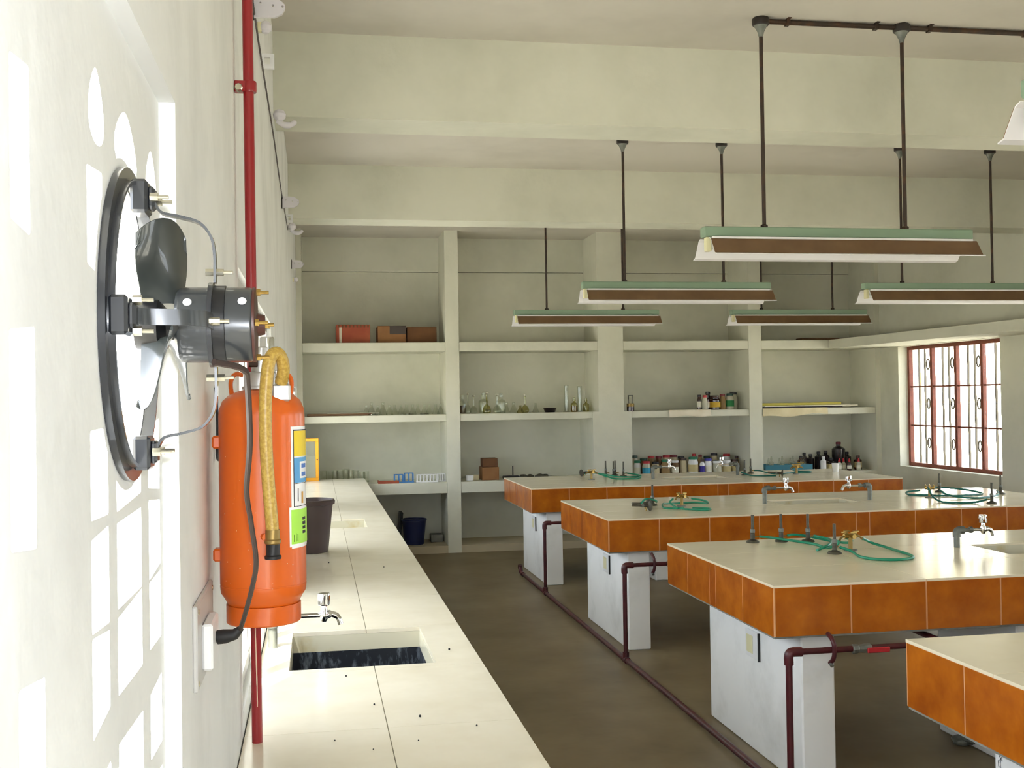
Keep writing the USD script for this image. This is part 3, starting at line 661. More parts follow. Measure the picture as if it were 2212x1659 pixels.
# white brackets and a cable high on the left wall
def bracket_plate(y, z, label):
    t = thing('wall_bracket', label, 'bracket', (0, y, z), 0, 'porcelain brackets high on the left wall')
    out = Polygon([(0, -0.032), (0.065, -0.030), (0.086, -0.020), (0.095, -0.004), (0.094, 0.008), (0.084, 0.018), (0.066, 0.028), (0, 0.032)])
    for c in ((0.025, 0.01), (0.06, 0.004), (0.088, 0.002)): out = out.difference(circle(0.0035, 8, c))
    obj('plate', prism(out, 'y', -0.006, 0.006), LILAC, t)
    obj('base', bx(0, 0.006, -0.022, 0.022, -0.034, 0.034, .002), DARKBR, t)
def bracket_ring(y, z, label):
    t = thing('wall_bracket', label, 'bracket', (0, y, z), 0, 'porcelain brackets high on the left wall')
    obj('clip', prism(sbox(0, -0.026, 0.042, 0.026).difference(sbox(0.008, -0.01, 0.028, 0.014)), 'y', -0.008, 0.008), WHITEP, t)
def bracket_hook(y, z, label):
    t = thing('wall_bracket', label, 'bracket', (0, y, z), 0, 'porcelain brackets high on the left wall')
    obj('cup', lathe([(0.012, 0), (0.026, 0.014), (0.028, 0.03), (0.02, 0.045), (0.01, 0.05)], 16, at=(0.03, 0, -0.01)), LILAC, t, 30)
    obj('arm', tube(spline([(0.02, 0, -0.008), (0.05, 0, -0.026), (0.08, 0, -0.024), (0.1, 0, -0.008)], 4), [0.012] * 4 + [0.014] * 4 + [0.011] * 4 + [0.006], 8), LILAC, t, 40)
def bracket_knob(y, z, label):
    t = thing('wall_bracket', label, 'bracket', (0, y, z), 0, 'porcelain brackets high on the left wall')
    obj('cup', lathe([(0.01, 0), (0.018, 0.008), (0.02, 0.022), (0.014, 0.034), (0.007, 0.038)], 16, at=(0.026, 0, -0.012)), LILAC, t, 30)
    obj('base', bx(0, 0.014, -0.012, 0.012, -0.01, 0.02, .002), CREAMP, t)
bracket_plate(3.3, 2.645, 'largest white bracket plate beside the red pipe, at the top of the left wall')
bracket_knob(3.62, 2.685, 'small white bracket knob just behind the largest plate on the left wall')
bracket_ring(3.93, 2.675, 'white square wire clip high on the left wall in front of the beam')
bracket_hook(4.92, 2.725, 'white hooked bracket under the near beam on the left wall')
bracket_plate(6.15, 2.58, 'white bracket plate on the left wall between the two beams')
bracket_ring(7.2, 2.66, 'white square wire clip on the left wall below the far beam')
bracket_hook(7.6, 2.655, 'white hooked bracket under the far beam on the left wall')
bracket_plate(8.6, 2.54, 'farthest white bracket plate on the left wall, in the shelving bay')
bracket_knob(9.1, 2.47, 'farthest white bracket knob on the left wall, near the shelving')
wc = obj('wall_cable', tube(spline([(0.008, 3.2, 2.62), (0.006, 3.7, 2.625), (0.006, 4.3, 2.63), (0.006, 4.9, 2.63), (0.006, 6.0, 2.6), (0.006, 7.4, 2.62)], 6), 0.003, 6), CABLE)
tag(wc, 'thin dark cable running along the left wall past the white brackets', 'cable')

# ================================================================== taps
def make_tap(name, label, loc, rotz, hr, reach, group='chrome taps on grey risers'):
    t = thing(name, label, 'tap', loc, rotz, group)
    rr = 0.0135
    obj('riser', cyl((0, 0, 0), (0, 0, hr - 0.012), rr), GALV, t, 40)
    obj('elbow', tube(spline([(0, 0, hr - .03), (0, 0, hr - 0.010), (0.012, 0, hr), (0.036, 0, hr)], 5), 0.0175, 12), GALV, t, 40)
    obj('nipple', cat_([cyl((0.03, 0, hr), (0.075, 0, hr), 0.0095), lathe([(0.013, 0), (0.0145, 0.003), (0.0145, 0.016), (0.012, 0.018)], 8, 'x', (0.062, 0, hr))]), GALV, t, 40)
    x = reach - 0.055
    obj('body', cat_([cyl((0.075, 0, hr), (x, 0, hr), 0.0068), lathe([(0.007, -0.02), (0.0135, -0.008), (0.0145, 0.006), (0.009, 0.02), (0.009, 0.032)], 16, at=(x + .004, 0, hr))]), CHROME, t, 40)
    obj('spout', tube(spline([(x + .004, 0, hr - .002), (x + .026, 0, hr + .002), (x + .045, 0, hr - .008), (x + .054, 0, hr - .03)], 5), [0.0125] * 5 + [0.0095] * 5 + [0.0085] * 6, 12), CHROME, t, 40)
    n = 32; prof = [(0.0165, 0.030), (0.019, 0.034), (0.0195, 0.058), (0.0175, 0.066), (0.006, 0.067)]
    m = lathe(prof, n, at=(0, 0, 0)); V = m.vertices; q = np.arctan2(V[:, 1], V[:, 0]); s = 1 - 0.14 * (np.cos(q * 5) > 0.55) * (V[:, 2] < 0.066); V[:, 0] *= s; V[:, 1] *= s; m.vertices = V
    obj('knob', mv(m, (x + .004, 0, hr)), CHROME, t, 30)
    return t
make_tap('water_tap', 'chrome tap over the near counter sink, behind the extinguisher', (0.032, 3.46, HC), 0, 0.092, 0.205)
make_tap('water_tap', 'chrome tap on a grey riser on the bench with the four burners', (3.062, 4.69, HB), 0, 0.078, 0.185)
t2 = make_tap('water_tap', 'chrome tap at the left end of the middle bench sink', (3.062, 6.91, HB), 0, 0.10, 0.20)
dup(t2, (3.812, 6.925, HB), 180, 'chrome tap at the right end of the middle bench sink')
dup(t2, (3.05, 9.32, HB), 0, 'chrome tap at the left end of the farthest bench sink')
dup(t2, (3.875, 9.45, HB), 180, 'chrome tap at the right end of the farthest bench sink')

# ================================================================== burners, gas cocks, hoses
def make_burner(label, loc, h=0.134):
    t = thing('bunsen_burner', label, 'burner', loc, 0, 'bunsen burners on the benches')
    obj('base', lathe([(0.031, 0), (0.032, 0.004), (0.028, 0.009), (0.014, 0.014), (0.0105, 0.018)], 24), IRONG, t, 30)
    obj('barrel', lathe([(0.0105, 0.018), (0.0105, 0.045), (0.0072, 0.05), (0.0068, h)], 16), IRONG, t, 30)
    obj('air_collar', lathe([(0.0108, 0.048), (0.0118, 0.05), (0.0118, 0.062), (0.0108, 0.064)], 16), GALV, t, 30)
    obj('gas_inlet', cyl((0.008, 0, 0.026), (0.034, 0, 0.028), 0.004, 10), BRASSC, t, 40)
    return t
bn = make_burner('upright iron burner, first from the left of the row on the bench with four burners', (2.243, 5.11, HB))
UPR = [((2.385, 5.10), 20, 'upright iron burner, second from the left on the bench with four burners'), ((2.505, 5.06), 0, 'upright iron burner, third from the left on the bench with four burners'),
       ((2.441, 4.65), 40, 'nearest upright iron burner, standing apart in front of the brass gas cock'),
       ((2.335, 7.03), 0, 'upright iron burner behind the two lying ones on the middle bench'),
       ((4.545, 7.30), 180, 'upright iron burner beyond the green loop on the right of the middle bench'), ((4.397, 6.45), 180, 'upright iron burner nearest the front edge, right end of the middle bench'), ((4.84, 7.02), 180, 'upright iron burner at the right edge of the picture on the middle bench'),
       ((2.764, 9.84), 0, 'leftmost upright burner of the four on the farthest bench'), ((2.815, 9.76), 0, 'second upright burner of the four on the farthest bench'), ((2.85, 9.83), 0, 'third upright burner of the four on the farthest bench'), ((2.885, 9.68), 0, 'rightmost upright burner of the four on the farthest bench'),
       ((3.93, 9.42), 180, 'upright burner just right of the farthest bench tap'), ((4.06, 9.60), 0, 'upright burner right of the farthest sink, in front of the masonry column')]
for (x, y), rz, lbl in UPR: dup(bn, (x, y, HB), rz, lbl)
def lying(label, loc, rotz, tilt=4):
    t = thing('lying_burner', label, 'burner', loc, rotz, 'bunsen burners on the benches')
    R = lambda m: mv(rot(m, 90 - tilt, (0, 1, 0)), (0, 0, 0.0315))
    obj('base', R(lathe([(0.031, 0), (0.032, 0.004), (0.028, 0.009), (0.014, 0.014), (0.0105, 0.018)], 24)), IRONG, t, 30)
    obj('barrel', R(lathe([(0.0105, 0.018), (0.0105, 0.045), (0.0072, 0.05), (0.0068, 0.128)], 16)), IRONG, t, 30)
    obj('air_collar', R(lathe([(0.0108, 0.048), (0.0118, 0.05), (0.0118, 0.062), (0.0108, 0.064)], 16)), GALV, t, 30)
    obj('gas_inlet', R(cyl((0.008, 0, 0.026), (0.034, 0, 0.028), 0.004, 10)), BRASSC, t, 40)
lying('iron burner lying on its side at the corner of the middle bench, farther of two', (2.25, 6.83, HB), 196)
lying('iron burner lying on its side at the corner of the middle bench, nearer of two', (2.22, 6.70, HB), 188)
lying('iron burner fallen over among the green tubes right of the farthest sink', (4.16, 9.12, HB), 160)
lying('iron burner fallen over at the left end of the green tubes on the farthest bench', (2.53, 9.82, HB), 20)
def make_cock(label, loc, rotz=0):
    t = thing('gas_cock', label, 'gas tap', loc, rotz, 'brass gas cocks on the benches')
    obj('foot', lathe([(0.03, 0), (0.03, 0.006), (0.013, 0.009)], 20), GALV, t, 30)
    obj('stem', lathe([(0.0105, 0.008), (0.0095, 0.05), (0.012, 0.056)], 14), BRASSC, t, 30)
    obj('cross_body', cat_([cyl((-0.035, 0, 0.067), (0.035, 0, 0.067), 0.0105, 12), cyl((0, -0.03, 0.067), (0, 0.03, 0.067), 0.0105, 12), lathe([(0.013, 0), (0.014, 0.014), (0.01, 0.022)], 12, at=(0, 0, 0.055))]), BRASS, t, 30)
    for dx, dy in ((-0.03, 0), (0.03, 0), (0, -0.026), (0, 0.026)):
        obj('lever', cat_([cyl((dx, dy, 0.067), (dx, dy, 0.084), 0.005, 8), bx(dx - .017, dx + .017, dy - .003, dy + .003, 0.082, 0.089, .001)]), BRASS, t)
    for dx in (-1, 1): obj('spigot', tube(spline([(dx * .034, 0, .067), (dx * .05, 0, .062), (dx * .062, -0.004, .05)], 4), 0.005, 8), BRASSC, t, 40)
    return t
ck = make_cock('brass gas cock on the bench with four burners', (2.553, 4.72, HB), 10)
for (x, y), rz, lb_ in (((2.493, 6.905), 30, 'brass gas cock beside the green loops at the left of the middle bench'), ((4.257, 6.94), 60, 'brass gas cock at the right of the middle bench, before the window'), ((2.52, 9.40), 20, 'brass gas cock at the left of the farthest bench'), ((4.40, 9.37), 0, 'brass gas cock at the right of the farthest bench')):
    dup(ck, (x, y, HB), rz, lb_)
def hose(pts, label, m=HOSEG, r_=0.0062):
    P = spline([(x, y, HB + z) for x, y, z in pts], 8)
    tag(obj('rubber_hose', tube(P, r_, 10), m, None, 40), label, 'hose', 'green gas hoses on the benches')
hose([(2.277, 5.11, .028), (2.33, 5.10, .022), (2.41, 5.045, .012), (2.475, 4.93, .007), (2.475, 4.80, .0065), (2.485, 4.715, .03), (2.492, 4.712, .05)], 'green tube from the leftmost burner to the brass cock on the bench with four burners')
hose([(2.42, 5.105, .028), (2.46, 5.11, .03), (2.53, 5.10, .02), (2.59, 4.98, .01), (2.60, 4.85, .018), (2.60, 4.80, .035), (2.555, 4.79, .055), (2.553, 4.752, .066)], 'green tube from the second burner to the brass cock on the bench with four burners')
hose([(2.47, 4.655, .028), (2.50, 4.60, .014), (2.485, 4.50, .0065), (2.51, 4.41, .0065), (2.60, 4.37, .0065), (2.685, 4.415, .0065), (2.715, 4.50, .0065), (2.725, 4.60, .0065), (2.735, 4.72, .0065), (2.70, 4.80, .02), (2.64, 4.76, .045), (2.614, 4.724, .051)], 'long green tube looping out to the right on the bench with four burners')
hose([(2.535, 5.06, .028), (2.575, 5.01, .02), (2.56, 4.93, .022), (2.51, 4.83, .022), (2.46, 4.77, .018), (2.42, 4.76, .0065), (2.40, 4.74, .0065)], 'short green tube lying loose by the third burner')
hose([(2.46, 6.78, .0065), (2.40, 6.74, .0065), (2.34, 6.80, .0065), (2.37, 6.92, .018), (2.43, 7.0, .012), (2.53, 7.06, .0065), (2.64, 7.08, .0065), (2.70, 7.0, .0065), (2.66, 6.93, .03), (2.56, 6.91, .05)], 'green tube coiled behind the brass cock at the left of the middle bench')
hose([(2.432, 6.90, .052), (2.40, 6.86, .03), (2.42, 6.74, .0065), (2.50, 6.62, .0065), (2.56, 6.60, .0065), (2.59, 6.66, .0065), (2.50, 6.72, .0065)], 'green tube looping to the front edge on the middle bench')
hose([(2.19, 6.80, .04), (2.23, 6.83, .062), (2.30, 6.85, .05), (2.33, 6.93, .03), (2.36, 7.01, .028)], 'green tube tied over the lying burners of the middle bench')
hose([(4.51, 7.30, .03), (4.60, 7.32, .03), (4.70, 7.22, .02), (4.72, 7.05, .0065), (4.60, 6.98, .0065), (4.43, 6.96, .0065), (4.30, 7.06, .0065), (4.22, 7.14, .0065), (4.17, 7.08, .03), (4.195, 6.96, .05)], 'green tube looping round the far burner at the right of the middle bench', HOSEG2)
hose([(4.32, 6.92, .05), (4.36, 6.88, .02), (4.46, 6.78, .0065), (4.60, 6.80, .0065), (4.74, 6.90, .01), (4.80, 7.0, .026)], 'green tube reaching the rightmost burner of the middle bench', HOSEG2)
hose([(4.23, 6.91, .06), (4.20, 6.86, .075), (4.16, 6.74, .03), (4.14, 6.60, .0065), (4.20, 6.52, .0065), (4.30, 6.50, .0065), (4.34, 6.46, .02), (4.365, 6.45, .028)], 'green tube sagging to the front burner at the right of the middle bench', HOSEG2)
hose([(2.56, 9.85, .02), (2.62, 9.86, .03), (2.72, 9.74, .02), (2.80, 9.60, .0065), (2.92, 9.52, .0065), (3.02, 9.60, .0065), (3.04, 9.74, .0065), (2.95, 9.82, .02), (2.92, 9.70, .028)], 'green tube looping round the four burners on the farthest bench')
hose([(2.58, 9.40, .052), (2.64, 9.38, .03), (2.72, 9.34, .0065), (2.84, 9.30, .0065), (2.93, 9.36, .0065), (2.98, 9.46, .0065), (2.99, 9.58, .0065)], 'green tube along the front of the four burners on the farthest bench')
hose([(4.09, 9.60, .028), (4.14, 9.58, .025), (4.20, 9.46, .0065), (4.28, 9.40, .0065), (4.42, 9.52, .0065), (4.58, 9.50, .0065), (4.62, 9.58, .0065), (4.54, 9.66, .0065), (4.44, 9.56, .03), (4.40, 9.41, .066)], 'green tube looping right of the farthest sink', HOSEG2)
hose([(3.90, 9.42, .028), (3.94, 9.32, .0065), (4.02, 9.22, .0065), (4.12, 9.18, .0065)], 'dark green tube lying in front of the farthest right tap', HOSEG2)
cupt = thing('steel_cup', 'small white-grey cup alone on the right of the farthest bench', 'cup', (4.852, 9.53, HB))
obj('cup', lathe([(0.024, 0), (0.026, 0.003), (0.034, 0.075), (0.0345, 0.077), (0.0325, 0.077), (0.0325, 0.07)], 24), WHITEP, cupt, 40)

# ================================================================== things on the counter
wb_ = thing('waste_bin', 'dark brown plastic bin standing on the long counter', 'bin', (0.135, 5.62, HC))
obj('body', lathe([(0.085, 0), (0.088, 0.003), (0.112, 0.232), (0.112, 0.234)], 40), BINBR, wb_, 30)
obj('rim', lathe([(0.112, 0.2345), (0.122, 0.236), (0.124, 0.25), (0.120, 0.259), (0.112, 0.26), (0.110, 0.24)], 40), BINBR, wb_, 30)
yc_ = thing('display_case', 'yellow-framed glass case at the far end of the counter', 'case', (0.005, 10.60, HC))
fr = []
for a, b in (((0, 0), (0.19, 0.03)), ((0, 0.37), (0.19, 0.4))): fr.append(bx(a[0], b[0], 0, 0.025, a[1], b[1], .003))
for x in (0, 0.16): fr.append(bx(x, x + .03, 0, 0.025, 0.03, 0.37, .003))
obj('frame', cat_(fr), YELLOW, yc_); obj('pane', bx(0.03, 0.16, 0.01, 0.013, 0.03, 0.37), CLEARG, yc_)
obj('back_panel', bx(0.0, 0.19, 0.026, 0.14, 0, 0.4, .004), GREYP, yc_)
obj('knob', cyl((0.175, -0.01, 0.2), (0.175, 0.0, 0.2), 0.006, 10), BLACKP, yc_)
rng = random.Random(9)
SPK = [(0.30, 2.75), (0.52, 2.52), (0.20, 2.48), (0.40, 2.62), (0.28, 2.40), (0.24, 3.05), (0.55, 3.30), (0.38, 2.44), (0.46, 5.0), (0.22, 5.2)]
dbt = []
for x, y in SPK:
    s = rng.uniform(0.0014, 0.0034); dbt.append(mv(trimesh.creation.icosphere(1, s), (x, y, HC + s * 1.02)))
tag(obj('crumb', cat_(dbt), INK), 'scattered dark crumbs on the near end of the long counter', 'crumbs', kind='stuff')

# ================================================================== things on the shelves
ZA, ZB, ZCS = 2.056, 1.351, 0.689
def carton(label, loc, w, d, h, m, flap=None, tape=True, rotz=0):
    t = thing('carton', label, 'box', loc, rotz)
    obj('body', bx(0, w, 0, d, 0, h, .003), m, t)
    obj('lid_seam', bx(-.001, w + .001, d * .48, d * .52, h, h + .0012), TAPE, t)
    if flap: obj('printed_flap', bx(w * flap[0], w * flap[1], -0.002, -0.0002, h * flap[2], h * flap[3]), flap[4], t)
    return t
c1 = carton('red printed cardboard carton with glossy tape on the upper left shelf', (0.375, 10.87, ZA), 0.327, 0.30, 0.178, CARDR)
for k in range(9): obj('tooth', bx(0.02 + k * 0.035, 0.035 + k * 0.035, -0.002, -0.0003, 0.15, 0.178), CARDD, c1)
obj('tape', bx(0.03, 0.055, -0.002, -0.0003, 0.0, 0.15), mat('shiny_clear_tape', (200, 190, 170), 0.08, coat=1.0), c1)
carton('brown carton with a dark printed flap, middle of three on the upper left shelf', (0.775, 10.87, ZA), 0.275, 0.28, 0.165, CARD, (0.42, 1.0, 0.5, 1.0, TAPED))
carton('plain brown carton, rightmost of three on the upper left shelf', (1.062, 10.90, ZA), 0.29, 0.26, 0.155, CARDD)
carton('large brown carton under a smaller one on the lower shelf', (1.79, 10.93, ZCS), 0.17, 0.2, 0.128, CARD)
carton('small brown carton lying on top of the larger one', (1.80, 10.95, ZCS + 0.1295), 0.15, 0.16, 0.085, CARDD)

def flask(label, loc, kind, group, h=0.1, r_=0.04, m=CLEARG, cat='flask', liquid=None):
    t = thing({'c': 'conical_flask', 'b': 'glass_beaker', 'v': 'volumetric_flask', 'r': 'reagent_bottle', 'm': 'measuring_cylinder'}[kind], label, cat, loc, 0, group)
    n = 14
    if kind == 'c': p = [(r_ * .9, 0), (r_, 0.004), (r_, 0.012), (r_ * .35, h * .68), (r_ * .3, h * .9), (r_ * .38, h)]
    elif kind == 'b': p = [(r_ * .9, 0), (r_, 0.005), (r_, h * .95), (r_ * 1.06, h)]
    elif kind == 'v': p = [(r_ * .6, 0), (r_ * .95, 0.01), (r_, h * .18), (r_ * .75, h * .34), (r_ * .2, h * .48), (r_ * .16, h * .9), (r_ * .22, h)]
    elif kind == 'r': p = [(r_ * .92, 0), (r_, 0.005), (r_, h * .6), (r_ * .9, h * .68), (r_ * .38, h * .77), (r_ * .36, h * .88), (r_ * .48, h * .9), (r_ * .48, h)]
    else: p = [(r_ * 1.7, 0), (r_ * 1.7, 0.006), (r_, 0.01), (r_, h * .97), (r_ * 1.15, h)]
    obj('glass', lathe(p, n), m, t, 40)
    if kind in 'vr':
        obj('stopper', lathe([(r_ * .2, h), (r_ * .34, h + .004), (r_ * .34, h + .018), (r_ * .2, h + .022)], 10), CLEARJ if kind == 'v' else m, t, 40)
    if liquid: obj('contents', lathe([(q * .93, z + 0.001) for q, z in p if z < h * .5] + [(p[2][0] * .9, h * .5)], n), liquid, t, 40)
    return t
rng = random.Random(21)
xs = np.linspace(0.66, 1.40, 14)
for i, x in enumerate(xs):
    if i in (1, 3): flask('taller conical flask, %s from the left of the row on the middle left shelf' % ORD[i], (x, 11.12, ZB), 'c', None, 0.125, 0.043)
    else: flask('small clear conical flask, %s from the left of the row on the middle left shelf' % ORD[i], (x, 10.99 + 0.09 * (i % 2), ZB), 'c', 'small conical flasks on the middle left shelf', 0.098, 0.036)
bd = thing('wooden_board', 'flat brown board lying on the middle left shelf', 'board', (0.09, 10.86, ZB)); obj('board', bx(0, 0.62, 0, 0.3, 0, 0.022, .003), WOODB, bd)
bd2 = thing('card_sheet', 'pale card sheet lying on the brown board', 'card', (0.28, 10.90, ZB + .0225)); obj('sheet', bx(0, 0.5, 0, 0.2, 0, 0.006), CLEARJ, bd2)
for k, x in enumerate((0.72, 1.07, 1.22)):
    p_ = thing('glass_dish', 'shallow clear dish, %s from the left, at the front of the middle left shelf' % ('first', 'second', 'third')[k], 'dish', (x, 10.86, ZB))
    obj('dish', lathe([(0.04, 0), (0.045, 0.003), (0.047, 0.013), (0.045, 0.013), (0.043, 0.005)], 24), CLEARG, p_, 40)
V2 = 'glassware on the second middle shelf'
flask('clear reagent bottle with stopper at the left end of the second bay', (1.63, 11.13, ZB), 'r', None, 0.165, 0.038, CLEARG, 'bottle', POWD['brown'])
flask('volumetric flask leftmost of the second bay glassware', (1.665, 11.0, ZB), 'v', None, 0.185, 0.034)
flask('volumetric flask second from the left in the second bay', (1.735, 11.08, ZB), 'v', None, 0.165, 0.038)
flask('tall stoppered reagent bottle, left one of two in the second bay', (1.845, 11.15, ZB), 'r', None, 0.185, 0.05, CLEARG, 'bottle')
flask('volumetric flask in front of the left tall bottle', (1.85, 10.96, ZB), 'v', None, 0.195, 0.042, YELG)
flask('volumetric flask between the two tall bottles', (1.965, 11.02, ZB), 'v', None, 0.175, 0.042)
flask('tall reagent bottle, right one of two in the second bay', (2.025, 11.14, ZB), 'r', None, 0.18, 0.048, CLEARG, 'bottle')
flask('small conical flask in front of the right tall bottle', (2.045, 10.92, ZB), 'c', None, 0.11, 0.03)
flask('conical flask right of the tall bottles', (2.13, 11.0, ZB), 'c', None, 0.105, 0.042)
flask('volumetric flask with round amber belly right of centre in the second bay', (2.245, 11.0, ZB), 'v', None, 0.165, 0.042, YELG)
flask('small conical flask right of the amber volumetric flask', (2.35, 10.98, ZB), 'c', None, 0.095, 0.034)
flask('small round-bellied flask left of the black bowl', (2.18, 10.9, ZB), 'c', None, 0.075, 0.036, YELG)
bw = thing('black_bowl', 'black flat-bottomed bowl on the middle shelf of the second bay', 'bowl', (2.50, 11.0, ZB)); obj('bowl', lathe([(0.048, 0), (0.052, 0.003), (0.068, 0.042), (0.07, 0.045), (0.066, 0.045), (0.05, 0.008)], 28), BLACKGL, bw, 40)
flask('measuring cylinder, left one of two in the second bay', (2.70, 11.12, ZB), 'm', None, 0.27, 0.022, CLEARG, 'cylinder')
flask('measuring cylinder, right one of two in the second bay', (2.81, 11.0, ZB), 'm', None, 0.26, 0.022, CLEARG, 'cylinder')
flask('yellowish squat bottle between the measuring cylinders', (2.745, 10.97, ZB), 'r', None, 0.125, 0.036, YELG, 'bottle', POWD['tan'])
flask('pale squat bottle at the right end of the second bay', (2.90, 11.1, ZB), 'r', None, 0.115, 0.032, YELG, 'bottle')

# third bay, middle shelf: a device, draped sheet, reagent bottles
dv = thing('spirit_lamp', 'brown jar with a wire handle frame at the left of the third bay', 'lamp', (3.302, 10.86, ZB))
obj('jar', lathe([(0.034, 0), (0.038, 0.004), (0.038, 0.05), (0.034, 0.055)], 20), DARKGL, dv, 30)
obj('label_band', lathe([(0.0385, 0.045), (0.0385, 0.075), (0.036, 0.078)], 20), BRASSC, dv, 30)
for s in (-1, 1): obj('wire_leg', cyl((s * 0.017, 0, 0.076), (s * 0.02, 0, 0.155), 0.0035, 8), BLACKP, dv)
obj('wire_top', bx(-0.027, 0.027, -0.005, 0.005, 0.155, 0.161), BLACKP, dv)
def jar(label, loc, r_, h, body, lid, label_rgb=None, fill=None, cat='jar', neck=0.75, group=None, lidh=0.025):
    t = thing('reagent_jar', label, cat, loc, 0, group); n = 18; hb = h - lidh
    obj('body', lathe([(r_ * .94, 0), (r_, 0.004), (r_, hb * .82), (r_ * neck, hb * .93), (r_ * neck, hb)], n), body, t, 40)
    obj('lid', lathe([(r_ * neck * 1.06, hb + .0005), (r_ * neck * 1.1, hb + .003), (r_ * neck * 1.08, h - .003), (r_ * neck * .9, h)], n), lid, t, 40)
    if label_rgb is not None: obj('paper_label', lathe([(r_ * 1.012, hb * .2), (r_ * 1.012, hb * .66)], n), label_rgb, t, 40)
    if fill is not None: obj('contents', lathe([(r_ * 1.006, 0.006), (r_ * 1.006, hb * .5)], n), fill, t, 40)
    return t
LAB = {'w': LABELW, 'y': mat('yellow_label', (214, 176, 60), .7), 'g': mat('green_label', (46, 132, 74), .7), 'b': PURPLE, 'c': mat('cyan_stripe', (60, 160, 196), .6), 'cream': mat('cream_label', (206, 190, 140), .7)}
B3B = [(4.055, 10.93, .024, .155, DARKGL, 'black', 'w', 'dark bottle with black cap, leftmost of the middle shelf group'), (4.105, 10.90, .027, .15, CLEARJ, 'red', None, 'pale bottle with small red cap, second of the middle shelf group'),
       (4.145, 10.98, .04, .15, DARKGL, 'black', 'w', 'dark brown bottle with white label, third of the middle shelf group'), (4.236, 10.97, .058, .145, DARKGL, 'brown', 'y', 'wide brown bottle with yellow label on the middle shelf'),
       (4.21, 11.1, .03, .185, DARKGL, 'black', None, 'tall dark bottle with domed cap behind the wide brown one'), (4.325, 10.98, .034, .16, POWD['tan'], 'dark red', None, 'tan bottle with dark red cap on the middle shelf'),
       (4.405, 10.98, .043, .165, CLEARJ, 'dark green', 'g', 'pale square jar with green label on the middle shelf'), (4.475, 11.06, .046, .175, CLEARJ, 'black', None, 'pale tall jar with dark cap, rightmost on the middle shelf')]
for x, y, r_, h, b, l, lab, s in B3B: jar(s, (x, y, ZB), r_, h, b, LIDC[l], LAB.get(lab) if lab else None, cat='bottle')
def drape(name, label, cat, x0, x1, z, hang, m, seed, taper=0.0):
    t = thing(name, label, cat, (0, 0, 0)); nx = 22
    V, Fc = [], []
    prof = [(0.16, 0.004), (0.06, 0.005), (0.012, 0.006), (-0.006, 0.001), (-0.009, -hang * .35), (-0.010, -hang * .7), (-0.008, -hang)]
    for i in range(nx):
        u = i / (nx - 1); x = x0 + (x1 - x0) * u; k = 1 - taper * u + 0.12 * math.sin(u * 9 + seed)
        for j, (y, dz) in enumerate(prof): V.append((x + 0.002 * math.sin(j + u * 20), D + y + 0.0 - (0.002 * math.sin(u * 17 + seed) if j > 3 else 0), z + (dz * k if dz < 0 else dz)))
    m_ = len(prof)
    for i in range(nx - 1):
        for j in range(m_ - 1): q = i * m_ + j; Fc += [(q, q + m_, q + m_ + 1), (q, q + m_ + 1, q + 1)]
    V = np.array(V); o = len(V); V2 = V + np.array((0, -0.0012, 0.0012)); F2 = [(c + o, b + o, a + o) for a, b, c in Fc]
    obj('sheet', trimesh.Trimesh(np.vstack([V, V2]), Fc + F2, process=False), m, t, 60)
drape('plastic_sheet', 'pale plastic sheet folded over the shelf edge below the reagent bottles', 'sheet', 3.69, 4.13, ZB, 0.062, PLASTB, 1)
drape('cream_cloth', 'cream cloth draped over the shelf edge in the rightmost bay', 'cloth', 4.692, 5.40, ZB, 0.085, CLOTH, 4, .3)
for nm, lb_, a, m in (('paper_stack', 'dark folder lying on the cream cloth, lowest of the pile', (4.72, 5.60, 10.86, 11.15, 0.0075, 0.018), PAPERD), ('paper_stack', 'white sheets in the pile on the rightmost middle shelf', (4.73, 5.76, 10.84, 11.15, 0.0185, 0.030), PAPERW), ('paper_stack', 'yellowed papers on top of the pile on the rightmost middle shelf', (4.70, 5.63, 10.95, 11.2, 0.0305, 0.055), PAPERY)):
    t = thing(nm, lb_, 'papers'); obj('sheets', bx(a[0], a[1], a[2], a[3], ZB + a[4], ZB + a[5], .002), m, t)
bk = thing('brown_plank', 'brown plank lying on the loft in the right corner', 'plank', (5.2, 10.9, ZA)); obj('plank', bx(0, 0.75, 0.06, 0.2, 0, 0.03, .004), WOODB, bk)

# lower shelf, first bay: beakers, racks
for i, (x, y, h, r_) in enumerate(((0.24, 10.98, .115, .036), (0.30, 11.10, .105, .04), (0.35, 10.95, .12, .034), (0.40, 11.06, .11, .038), (0.46, 11.12, .12, .04), (0.50, 10.96, .118, .036), (0.555, 11.07, .105, .036), (0.61, 10.98, .1, .036), (0.655, 11.1, .095, .033))):
    flask('clear glass beaker, %s from the left behind the far end of the counter' % ORD[i], (x, y, ZCS), 'b', 'beakers behind the counter end', h + .015, r_ * .9, CLEARG, 'beaker')
br = thing('brown_tray', 'low brown tray beside the blue racks on the lower shelf', 'tray', (0.76, 10.84, ZCS)); obj('tray', cat_([bx(0, 0.2, 0, 0.14, 0, 0.012), bx(0, 0.2, 0, 0.008, 0.012, 0.028), bx(0, 0.008, 0.008, 0.14, 0.012, 0.028)]), CARDR, br)
def rack(label, loc, w, h, m, slots, ang=0):
    t = thing('test_tube_rack', label, 'rack', loc, ang)
    obj('base', bx(-.006, w + .006, -.006, 0.066, 0, 0.012, .002), m, t); obj('top_plate', bx(0, w, 0, 0.06, h - .008, h), m, t)
    n = slots
    for k in range(n + 1): obj('post', bx(k * (w - .008) / n, k * (w - .008) / n + .011, 0, 0.006, 0.012, h - .008), m, t)
    for k in range(n + 1): obj('post', bx(k * (w - .008) / n, k * (w - .008) / n + .011, 0.054, 0.06, 0.012, h - .008), m, t)
    return t
